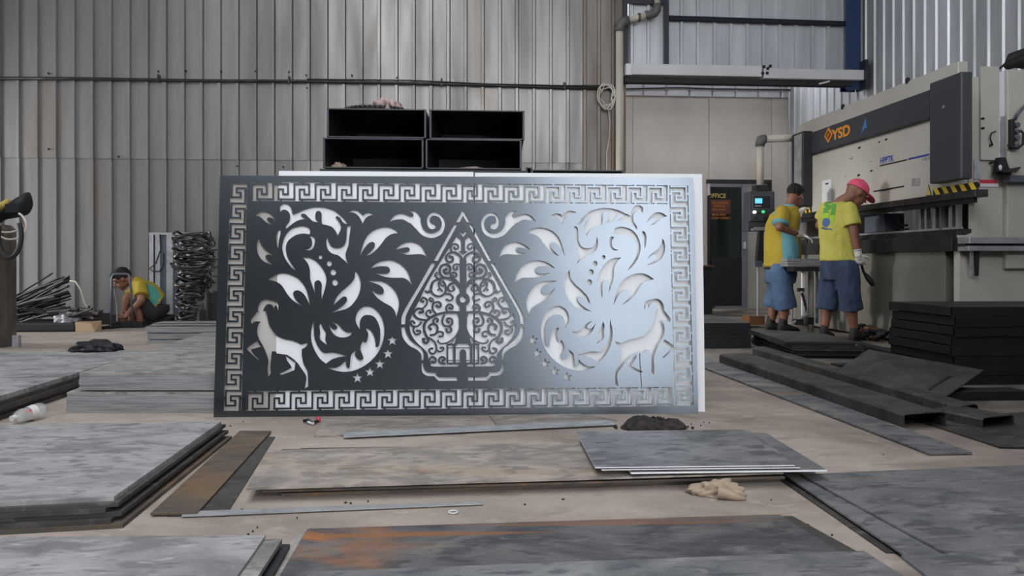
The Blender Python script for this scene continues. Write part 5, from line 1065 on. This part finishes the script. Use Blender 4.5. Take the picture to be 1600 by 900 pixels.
for k in range(120):
    t = rnd.uniform(0, 6.28); r_ = rnd.uniform(.02, .19); so.ball((sp_.x + r_ * math.cos(t), sp_.y + r_ * .6 * math.sin(t), max(.004, .05 * (1 - (r_ / .16) ** 2))), rnd.uniform(.003, .009), 5, 4)
sl = so.build('grit_pile', M['soil']); tag(sl, 'small heap of black grit behind the blue sheet pile', 'grit', None, 'stuff')
gl = empty('torn_glove', G(490, 661)); tag(gl, 'scrap of red and dark cloth on the floor by the panel foot', 'cloth')
g0 = G(497, 660); MB().loft([(g0 + Vector((0, 0, .002)), (.012, 0, 0), (0, .012, 0)), (g0 + Vector((.002, 0, .02)), (.011, 0, 0), (0, .010, 0)), (g0 + Vector((.0, 0, .028)), (.006, 0, 0), (0, .006, 0))], 10).build('red_piece', M['red_print'], gl, smooth=True)
MB().tube([G(474, 658, .012), G(480, 656, .018), G(488, 661, .012), G(496, 658, .012)], .008, 6).build('dark_piece', M['plastic_bag'], gl, smooth=True); MB().tube([G(478, 655, .012), G(483, 660, .012), G(490, 662, .010)], .007, 6).build('pale_piece', M['white_plastic'], gl, smooth=True)
peb = MB(); rn = random.Random(9)
for px, py in ((388, 837), (395, 832), (402, 826), (540, 787), (548, 788), (464, 811), (378, 798), (700, 661), (1100, 661), (1108, 662), (1080, 664), (1095, 666), (1205, 783), (1262, 822), (1300, 838), (730, 700), (640, 794), (575, 785), (360, 667), (380, 660), (1380, 712), (880, 782), (820, 790)):
    q = G(px, py); peb.ball((q.x, q.y, .004), (rn.uniform(.002, .006), rn.uniform(.002, .005), .003), 6, 5)
tag(peb.build('grit_crumbs', M['soil'], origin=(0, 3, 0)), 'scattered dark crumbs and swarf on the concrete floor', 'grit', None, 'stuff')
# ================================================================== people
from mathutils import noise
def ellip(mb, c, a, b, u, n=16, m=10):
    c, a, b, u = Vector(c), Vector(a), Vector(b), Vector(u); base = len(mb.v); mb.ball((0, 0, 0), 1, n, m)
    for i in range(base, len(mb.v)): p = mb.v[i]; mb.v[i] = c + a * p.x + b * p.y + u * p.z
def fuse(mb, name, mat, parent, voxel, it=4, folds=(0, 1), clip=None):
    """one continuous surface from overlapping volumes"""
    me = bpy.data.meshes.new('t'); me.from_pydata(mb.v, [], mb.f); me.update()
    bm = bmesh.new(); bm.from_mesh(me); bmesh.ops.recalc_face_normals(bm, faces=bm.faces); bm.to_mesh(me); bm.free()
    o = bpy.data.objects.new('t', me); COL.objects.link(o)
    r = o.modifiers.new('r', 'REMESH'); r.mode = 'VOXEL'; r.voxel_size = voxel
    s = o.modifiers.new('s', 'SMOOTH'); s.factor = .5; s.iterations = it
    bpy.context.view_layer.update(); m2 = bpy.data.meshes.new_from_object(o.evaluated_get(bpy.context.evaluated_depsgraph_get())); bpy.data.objects.remove(o)
    amp, fr = folds
    if amp:
        ns = [v.normal.copy() for v in m2.vertices]
        for v, n in zip(m2.vertices, ns):
            k = noise.noise(Vector((v.co.x * fr, v.co.y * fr, v.co.z * fr * .55))) + .6 * noise.noise(Vector((v.co.x * fr * 2.2, v.co.y * fr * 2.2, v.co.z * fr * 1.6 + 7))); v.co += n * k * amp
    if clip: clip(m2)
    o0 = ORG[parent.name]
    for v in m2.vertices: v.co -= o0
    m2.update(); return link(name, m2, mat, parent, o0, True)
def hand(mb, w, d, n, thumb, curl=.5, k=1.0):
    d = Vector(d).normalized(); n = (Vector(n) - d * Vector(n).dot(d)).normalized(); s = d.cross(n) * thumb
    ellip(mb, w + d * .045 * k, d * .052 * k, s * .042 * k, n * .019 * k, 14, 9); mb.capsule(w - d * .03, w + d * .03, .027, .030, 12)
    for i, (o, L) in enumerate(((.030, .070), (.010, .078), (-.011, .072), (-.031, .056))):
        p = w + d * (.080 - .006 * abs(i - 1.2)) * k + s * o * k; a = curl * (.5 + .12 * i)
        for j, l in enumerate((.46, .32, .26)):
            v = d * math.cos(a) + n * math.sin(a) + s * (.10 * (1.5 - i) / 1.5) * (1 - j * .3); q = p + v.normalized() * L * l * k * 1.05
            mb.capsule(p, q, .0098 * k - .0008 * j, .0092 * k - .0008 * j, 8); p = q; a += curl * .75
    p = w + d * .022 * k + s * .030 * k; q = p + (d * .55 + s * .75 + n * .25).normalized() * .042 * k; mb.capsule(p, q, .0125 * k, .011 * k, 8)
    mb.capsule(q, q + (d * .85 + s * .25 + n * .35).normalized() * .034 * k, .011 * k, .009 * k, 8)
def head_parts(mb, c, f, u, neck, k=1.0):
    f = Vector(f).normalized(); u = (Vector(u) - f * Vector(u).dot(f)).normalized(); r = f.cross(u)
    ellip(mb, c + (u * .015 - f * .012) * k, r * .076 * k, f * .096 * k, u * .100 * k); ellip(mb, c + (f * .032 - u * .052) * k, r * .056 * k, f * .062 * k, u * .062 * k)
    mb.capsule(c + (f * .092 + u * .010) * k, c + (f * .112 - u * .026) * k, .010 * k, .015 * k, 8); ellip(mb, c + (f * .098 - u * .030) * k, r * .018 * k, f * .012 * k, u * .010 * k, 8, 6)
    mb.capsule(c + (f * .082 + u * .030 + r * .035) * k, c + (f * .082 + u * .030 - r * .035) * k, .011 * k, None, 8); mb.capsule(c + (f * .086 - u * .058 + r * .016) * k, c + (f * .086 - u * .058 - r * .016) * k, .011 * k, None, 8)
    mb.ball(c + (f * .072 - u * .095) * k, .026 * k, 10, 7)
    for s in (1, -1): ellip(mb, c + (r * s * .077 - u * .012 - f * .005) * k, r * .010 * k, f * .020 * k, u * .032 * k, 8, 6)
    mb.capsule(neck, c - (u * .06 + f * .03) * k, .058 * k, .053 * k, 14); return f, u, r
def face(par, c, f, u, r, k=1.0):
    for s in (1, -1):
        e = MB(); ellip(e, c + (f * .088 + r * s * .033 + u * .012) * k, r * .014 * k, f * .006 * k, u * .007 * k, 10, 6); e = e.build('eye', M['white_plastic'], par, smooth=True)
        p = MB(); ellip(p, c + (f * .0935 + r * s * .033 + u * .011) * k, r * .006 * k, f * .003 * k, u * .006 * k, 8, 6); p.build('pupil', M['hair'], e)
        MB().capsule(c + (f * .092 + r * s * .018 + u * .030) * k, c + (f * .082 + r * s * .05 + u * .032) * k, .0045 * k, None, 6).build('eyebrow', M['hair'], par)
    MB().capsule(c + (f * .0965 - u * .058 + r * .018) * k, c + (f * .0965 - u * .058 - r * .018) * k, .0035 * k, None, 6).build('mouth', M['redbrown'], par)
def hair(par, c, f, u, r, k=1.0, seed=0):
    h = MB(); ellip(h, c + (u * .030 - f * .022) * k, r * .081 * k, f * .096 * k, u * .092 * k, 26, 16); ellip(h, c + (u * .078 + f * .022) * k, r * .070 * k, f * .072 * k, u * .042 * k, 20, 10)
    ellip(h, c + (u * .0 - f * .055) * k, r * .062 * k, f * .043 * k, u * .055 * k, 18, 10); return fuse(h, 'hair', M['hair'], par, .008, 2, (.007, 38))
def shoe(par, heel, d, k=1.0, mat='shoe'):
    d = Vector(d); d.z = 0; d.normalize(); s = Vector((-d.y, d.x, 0)); h = Vector((heel.x, heel.y, 0))
    m = MB(); m.loft([(h - d * .05 + UP * .045, s * .028, UP * .04), (h + UP * .055, s * .040, UP * .052), (h + d * .07 + UP * .048, s * .043, UP * .045), (h + d * .14 + UP * .034, s * .049, UP * .032), (h + d * .19 + UP * .026, s * .040, UP * .022), (h + d * .215 + UP * .022, s * .018, UP * .012)], 14)
    m.capsule(h + UP * .06, h + UP * .11, .042, .040, 12); o = fuse(m, 'shoe', M[mat], par, .008, 2)
    so = MB(); so.loft([(h - d * .055 + UP * .008, s * .030, UP * .008), (h + UP * .008, s * .044, UP * .008), (h + d * .14 + UP * .008, s * .052, UP * .008), (h + d * .215 + UP * .008, s * .022, UP * .008)], 12); so.build('sole', M['rubber'], o); return o
def patch(obj, name, mat, rows, off=.004):
    """cloth print or inset laid on a garment; rows: (py, px0, px1) as measured"""
    o0 = ORG[obj.parent.name]; me = obj.data; bv = BVHTree.FromPolygons([v.co + o0 for v in me.vertices], [tuple(p.vertices) for p in me.polygons])
    vs = []; n = 7
    for y, x0, x1 in rows:
        for i in range(n):
            d = ray(x0 + (x1 - x0) * i / (n - 1), y).normalized(); h = bv.ray_cast(CAMP, d)
            if h[0] is None: vs.append(None)
            else: vs.append(h[0] + (h[1] if h[1].dot(d) < 0 else -h[1]) * off)
    fs = []
    for j in range(len(rows) - 1):
        for i in range(n - 1):
            q = (j * n + i, j * n + i + 1, (j + 1) * n + i + 1, (j + 1) * n + i)
            if all(vs[k] is not None for k in q): fs.append(q)
    vs = [v if v is not None else Vector(o0) for v in vs]; m = MB(); m.v = vs; m.f = fs
    used = sorted({i for f in fs for i in f}); mp = {a: b for b, a in enumerate(used)}; m.v = [vs[i] for i in used]; m.f = [tuple(mp[i] for i in f) for f in fs]
    return m.build(name, mat, obj, smooth=True) if fs else None
def ring(c, a, b): return (Vector(c), Vector(a), Vector(b))
ORGP = ORG
# ---------------- worker in the lemon shirt and pink cap
def lemon():
    o = empty('person', G(1312, 532)); tag(o, 'person in lemon T-shirt and pink cap, head bowed, gloved hand hanging, at the machine', 'person'); ORG[o.name] = o.location.copy()
    f = Vector((.74, .67, 0)).normalized(); r = Vector((f.y, -f.x, 0)); d0 = 7.9
    hip, chest, nk = D(1311, 412, d0), D(1308, 347, d0), D(1313, 317, d0)
    shR, shL = D(1327, 327, d0 - .14), D(1293, 327, d0 + .14)
    elR, wrR = D(1335, 366, d0 - .20), D(1341, 398, d0 - .20); elL, wrL = D(1280, 352, d0 + .22), D(1296, 368, d0 + .42)
    hR, hL = D(1323, 420, d0 - .09), D(1300, 420, d0 + .09); kR, kL = D(1328, 468, d0 - .10), D(1293, 468, d0 + .10); aR, aL = D(1335, 514, d0 - .05), D(1288.5, 512, d0 + .12)
    aR.z = .085; aL.z = .085
    hc = D(1339, 301, d0 - .04); hf = (Vector((1, .05, 0)) * .84 - UP * .54).normalized(); hu = UP
    K = 1.08; b = MB(); hf, hu, hr = head_parts(b, hc, hf, hu, nk, K)
    b.loft([ring(hip, r * .15, f * .11), ring((hip + chest) / 2, r * .14, f * .10), ring(chest, r * .16, f * .11), ring(nk - UP * .05, r * .12, f * .08), ring(nk, r * .05, f * .05)], 16)
    for sh, el, wr in ((shR, elR, wrR), (shL, elL, wrL)): b.capsule(sh, el, .050, .043); b.capsule(el, wr, .043, .030)
    for h, k, a in ((hR, kR, aR), (hL, kL, aL)): b.capsule(h, k, .08, .058); b.capsule(k, k * .62 + a * .38, .056, .056); b.capsule(k * .62 + a * .38, a, .056, .036)
    fuse(b, 'body', M['skin'], o, .011, 3); face(o, hc, hf, hu, hr, K)
    hh = MB(); ellip(hh, hc + hu * .0 - hf * .035, hr * .064 * K, hf * .058 * K, hu * .058 * K, 20, 12); fuse(hh, 'hair', M['hair'], o, .008, 2, (.003, 40))
    # T-shirt
    s = MB(); hem = D(1312, 408, d0)
    s.loft([ring(hem, r * .19, f * .145), ring(D(1311, 394, d0), r * .185, f * .140), ring(D(1309, 370, d0), r * .182, f * .136), ring(chest, r * .188, f * .135), ring(D(1309, 330, d0), r * .185, f * .125), ring(D(1311, 320, d0), r * .125, f * .10), ring(nk + UP * .01, r * .066, f * .066)], 22)
    for sh, el in ((shR, elR), (shL, elL)): s.ball(sh, .078, 14, 9); s.cyl(sh, sh + (el - sh) * .66, .078, .088, 16)
    shirt = fuse(s, 'shirt', M['shirt_lime'], o, .012, 2, (.007, 13))
    patch(shirt, 'print_green', M['green_print'], [(316, 1290, 1297), (321, 1288, 1299), (327, 1287, 1297), (333, 1286, 1296)]); patch(shirt, 'print_green', M['green_print'], [(318.5, 1300.5, 1307), (324, 1299.5, 1306.5), (331, 1298, 1305), (336, 1297.5, 1304)])
    patch(shirt, 'print_lime', M['green_fade'], [(333, 1286, 1296), (341, 1285, 1295)]); patch(shirt, 'print_lime', M['green_fade'], [(336, 1297.5, 1304), (343, 1297.5, 1304), (349, 1298, 1302)])
    patch(shirt, 'print_blue', M['navy_print'], [(341, 1288, 1294), (345, 1286, 1297), (350, 1285.5, 1296), (354, 1287, 1293)], .005); patch(shirt, 'print_line', M['grey_side'], [(355, 1284, 1289), (357.5, 1284, 1300), (359, 1292, 1300)], .004)
    # shorts
    t = MB(); t.loft([ring(D(1312, 401, d0), r * .172, f * .130), ring(D(1311, 418, d0), r * .185, f * .142), ring(D(1311, 438, d0), r * .175, f * .13)], 20)
    for h, k, px, py, dd_ in ((hR, kR, 1330, 484, -.08), (hL, kL, 1290.5, 484, .10)):
        e = D(px, py, d0 + dd_); t.capsule(h, k, .112, .104, 16); t.cyl(k + (h - k) * .12, e, .106, .108, 18)
    fuse(t, 'shorts', M['denim_dark'], o, .012, 2, (.008, 11))
    # cap
    c = MB(); ellip(c, hc + hu * .035 - hf * .012, hr * .090 * K, hf * .106 * K, hu * .092 * K, 22, 12)
    def cl(me):
        for v in me.vertices:
            q = v.co - hc; h = q.dot(hu)
            if h < .022: v.co += hu * (.022 - h)
    cap = fuse(c, 'cap', M['pink'], o, .009, 1, (.0, 1), cl)
    bm_ = MB(); p0 = hc + hu * .034 + hf * .09
    bm_.loft([ring(p0, hr * .080, hu * .008), ring(p0 + hf * .05 - hu * .008, hr * .078, hu * .008), ring(p0 + hf * .085 - hu * .018, hr * .062, hu * .007), ring(p0 + hf * .105 - hu * .026, hr * .03, hu * .005)], 16); bm_.build('brim', M['pink'], cap, smooth=True)
    MB().ball(hc + hu * .138 - hf * .012, .009, 8, 6).build('button', M['pink'], cap)
    g = MB(); hand(g, wrR, (wrR - elR).normalized() * .9 + f * .35, f + r * -.3, 1, .75, 1.08); g.capsule(wrR, wrR - (wrR - elR).normalized() * .04, .036, .036); fuse(g, 'glove', M['glove'], o, .005, 2)
    w = wrR - (wrR - elR).normalized() * .045; ax = (wrR - elR).normalized(); u1 = ax.orthogonal().normalized(); u2 = ax.cross(u1); MB().tube([w + (u1 * math.cos(t) + u2 * math.sin(t)) * .036 for t in [i * .524 for i in range(12)]], .006, 6, closed=True).build('bracelet', M['galv'], o)
    g = MB(); hand(g, wrL, (wrL - elL), UP * -1, -1, .8, 1.05); fuse(g, 'glove', M['glove'], o, .005, 2)
    shoe(o, aR - f * .02, f * .9 + r * .1); shoe(o, aL - f * .02, f)
    return o
lemon()
tl = empty('hand_tool', D(1355, 440, 7.85)); tag(tl, 'small black hand tool held in the hanging gloved hand', 'tool')
MB().tube([D(1346, 414, 7.88), D(1349, 424, 7.88), D(1356, 436, 7.86)], [.012, .014, .02], 8).build('grip', M['rubber'], tl, smooth=True)
MB().loft([(D(1353, 428, 7.86), (.02, 0, 0), (0, .02, 0)), (D(1359, 438, 7.86), (.035, 0, 0), (0, .03, 0)), (D(1364, 447, 7.86), (.02, 0, 0), (0, .02, 0))], 10).build('head', M['rubber'], tl, smooth=True)
# ---------------- worker in the yellow and aqua polo shirt
def polo():
    o = empty('person', G(1218, 519)); tag(o, 'person in yellow polo shirt with aqua side panel, black hair, facing the machine', 'person'); ORG[o.name] = o.location.copy()
    f = Vector((.90, .44, 0)).normalized(); r = Vector((f.y, -f.x, 0)); d0 = 8.95
    hip, chest, nk = D(1221, 420, d0), D(1222, 352, d0), D(1234, 324, d0)
    shR, shL = D(1223, 332, d0 - .18), D(1232, 332, d0 + .16)
    elR, wrR = D(1218, 355, d0 - .24), D(1251, 367, d0 - .16); elL, wrL = D(1243, 354, d0 + .22), D(1249, 334, d0 + .26)
    hR, hL = D(1219, 424, d0 - .10), D(1221, 424, d0 + .10); kR, kL = D(1225, 468, d0 - .11), D(1211, 466, d0 + .10); aR, aL = D(1224, 510, d0 - .12), D(1205, 507, d0 + .12); aR.z = aL.z = .09
    hc = D(1242.5, 304.5, d0); hf = (f * .86 - UP * .36 - r * .18).normalized(); hu = UP * .9 + f * .4
    b = MB(); hf, hu, hr = head_parts(b, hc, hf, hu, nk, 1.04)
    b.loft([ring(hip, r * .15, f * .12), ring((hip + chest) / 2, r * .15, f * .12), ring(chest, r * .17, f * .12), ring(nk - UP * .05, r * .12, f * .08), ring(nk, r * .05, f * .05)], 16)
    for sh, el, wr in ((shR, elR, wrR), (shL, elL, wrL)): b.capsule(sh, el, .055, .047); b.capsule(el, wr, .047, .032)
    for h, k, a in ((hR, kR, aR), (hL, kL, aL)): b.capsule(h, k, .085, .064); b.capsule(k, k * .62 + a * .38, .062, .064); b.capsule(k * .62 + a * .38, a, .064, .040)
    fuse(b, 'body', M['skin'], o, .011, 3); face(o, hc, hf, hu, hr, 1.04); hair(o, hc, hf, hu, hr, 1.04)
    s = MB(); hem = D(1222, 417, d0)
    s.loft([ring(hem, r * .215, f * .172), ring(D(1223, 400, d0), r * .215, f * .180), ring(D(1222, 375, d0), r * .208, f * .170), ring(chest, r * .20, f * .150), ring(D(1226, 335, d0), r * .185, f * .125), ring(D(1231, 325, d0), r * .12, f * .10), ring(nk + UP * .015, r * .068, f * .07)], 22)
    for sh, el in ((shR, elR), (shL, elL)): s.ball(sh, .082, 14, 9); s.cyl(sh, sh + (el - sh) * .74, .082, .088, 16)
    shirt = fuse(s, 'shirt', M['shirt_yellow'], o, .012, 2, (.006, 12))
    patch(shirt, 'side_panel', M['aqua'], [(362, 1220.5, 1226), (367, 1221, 1242), (380, 1221.5, 1247), (395, 1222.5, 1248), (408, 1224, 1247), (417, 1225.5, 1244)], .004)
    patch(shirt, 'back_print', M['aqua'], [(331, 1206, 1212), (336, 1205, 1212)], .003)
    c = MB(); pts = [nk + UP * .004 + (r * math.cos(t) * .072 + f * math.sin(t) * .074) + UP * (.012 if math.sin(t) < 0 else -.02) for t in [2 * math.pi * i / 20 for i in range(20)]]; c.tube(pts, .016, 8, closed=True); c.build('collar', M['aqua'], shirt, smooth=True)
    for sh, el in ((shR, elR), (shL, elL)):
        ax = (el - sh).normalized(); e = sh + (el - sh) * .73; MB().cyl(e - ax * .012, e + ax * .012, .0905, .092, 20).build('cuff', M['aqua'], shirt, smooth=True)
    t = MB(); t.loft([ring(D(1221, 410, d0), r * .18, f * .150), ring(D(1220, 424, d0), r * .19, f * .158), ring(D(1219, 442, d0), r * .18, f * .145)], 20)
    for h, k, px, py, dd_ in ((hR, kR, 1228, 482, -.10), (hL, kL, 1208, 480, .11)):
        e = D(px, py, d0 + dd_); t.capsule(h, k, .118, .112, 16); t.cyl(k + (h - k) * .12, e, .114, .122, 18)
    fuse(t, 'shorts', M['denim'], o, .012, 2, (.008, 11))
    be = MB(); be.tube([D(1221, 418.5, d0) + (r * math.cos(a) * .192 + f * math.sin(a) * .164) for a in [2 * math.pi * i / 24 for i in range(24)]], .018, 6, closed=True); be.build('belt', M['rubber'], o, smooth=True)
    g = MB(); hand(g, wrR, (wrR - elR), UP * -1 + f * .1, -1, .55, 1.08); g.capsule(wrR, wrR - (wrR - elR).normalized() * .04, .037, .037); fuse(g, 'glove', M['glove'], o, .005, 2)
    g = MB(); hand(g, wrL, (wrL - elL).normalized() + f * .5, f, 1, .6, 1.08); g.capsule(wrL, wrL - (wrL - elL).normalized() * .04, .036, .036); fuse(g, 'glove', M['glove'], o, .005, 2)
    shoe(o, aR - f * .02, f * .9 + r * .25); shoe(o, aL - f * .02, f * .9 + r * .35)
    for a in (aR, aL): MB().cyl(a + UP * .0, a + UP * .075, .046, .044, 14).build('sock', M['rubber'], o, smooth=True)
    return o
polo()
# ---------------- crouching worker at the left
def crouch():
    d0 = 9.75
    o = empty('person', G(222, 508)); tag(o, 'person crouching by the back wall in a yellow and teal shirt, bent over work', 'person'); o.location = (D(222, 500, d0).x, D(222, 500, d0).y, 0); ORG[o.name] = o.location.copy()
    f = Vector((-.93, -.36, 0)).normalized(); r = Vector((f.y, -f.x, 0)); l = -r    # his left side is toward the camera
    hip, chest, nk = D(240, 484, d0), D(224, 453, d0 - .03), D(209, 440, d0 - .08)
    shL, shR = D(220, 450, d0 - .20), D(216, 450, d0 + .14)
    elL, wrL = D(221, 470, d0 - .30), D(203, 487, d0 - .33); elR, wrR = D(197, 470, d0 - .05), D(193, 489, d0 - .25)
    hL, hR = D(236, 487, d0 - .10), D(238, 487, d0 + .10); kL, kR = D(213, 466, d0 - .22), D(200, 466, d0 + .05); aL, aR = D(219, 502, d0 - .22), D(206, 502, d0 + .02); aL.z = aR.z = .08
    hc = D(190.5, 435, d0 - .10); hf = (f * .78 - UP * .62).normalized(); hu = UP * .75 + f * .62
    b = MB(); hf, hu, hr = head_parts(b, hc, hf, hu, nk, 1.05)
    b.loft([ring(hip, r * .15, UP * .12), ring((hip + chest) / 2, r * .15, UP * .09 - f * .07), ring(chest, r * .17, UP * .08 - f * .06), ring(nk + (chest - nk) * .3, r * .11, UP * .05 - f * .04), ring(nk, r * .05, UP * .05)], 16)
    for sh, el, wr in ((shL, elL, wrL), (shR, elR, wrR)): b.capsule(sh, el, .052, .046); b.capsule(el, wr, .045, .030)
    hand(b, wrL, (wrL - elL), f - UP * .6, 1, .7); hand(b, wrR, (wrR - elR), f * -.2 - UP + l * .3, -1, .7)
    for h, k, a in ((hL, kL, aL), (hR, kR, aR)):
        b.capsule(h, k, .085, .062); b.capsule(k, a, .058, .038); b.capsule(a - UP * .035, a + f * .15 - UP * .055, .036, .024); b.ball(a - f * .03 - UP * .045, .034)
    fuse(b, 'body', M['skin'], o, .010, 3); face(o, hc, hf, hu, hr, 1.05); hair(o, hc, hf, hu, hr, 1.08)
    s = MB(); s.loft([ring(D(247, 474, d0), r * .185, UP * .10 - f * .08), ring(D(240, 464, d0), r * .19, UP * .10 - f * .08), ring(D(230, 455, d0 - .02), r * .20, UP * .10 - f * .08), ring(D(221, 449, d0 - .03), r * .19, UP * .09 - f * .06), ring(D(213, 443, d0 - .06), r * .12, UP * .075 - f * .045), ring(nk + (nk - chest) * .1, r * .07, UP * .06 - f * .03)], 22)
    for sh, el in ((shL, elL), (shR, elR)): s.ball(sh, .082, 14, 9); s.cyl(sh, sh + (el - sh) * .62, .082, .084, 16)
    shirt = fuse(s, 'shirt', M['shirt_yellow'], o, .012, 2, (.006, 12))
    patch(shirt, 'lower_back', M['teal'], [(438, 229, 233), (445, 229, 239), (452, 230, 244), (459, 232, 249), (466, 234, 252), (473, 236, 254), (477, 238, 253)], .005)
    t = MB(); t.loft([ring(D(250, 476, d0), r * .16, f * .11), ring(D(243, 486, d0), r * .19, f * .16), ring(D(238, 495, d0), r * .17, f * .13)], 18)
    for h, k in ((hL, kL), (hR, kR)): t.capsule(h, h + (k - h) * .8, .115, .095, 16); t.cyl(h + (k - h) * .7, k + (k - h) * .05, .098, .092, 16)
    fuse(t, 'shorts', M['dark_cloth'], o, .012, 2, (.006, 12))
    return o
crouch()
wk = D(196, 498, 9.45); tag(MB().box(wk.x - .16, wk.x + .22, wk.y - .08, wk.y + .12, 0, .07).build('work_block', M['dark_steel'], bevel=.01), 'dark steel block the crouching worker is working on', 'steel block')
st_ = D(232, 502, 9.9); tag(MB().box(st_.x + .0, st_.x + .30, st_.y - .15, st_.y + .12, 0, .10).build('low_stool', M['rubber'], bevel=.01), 'low dark stool under the crouching worker', 'stool')
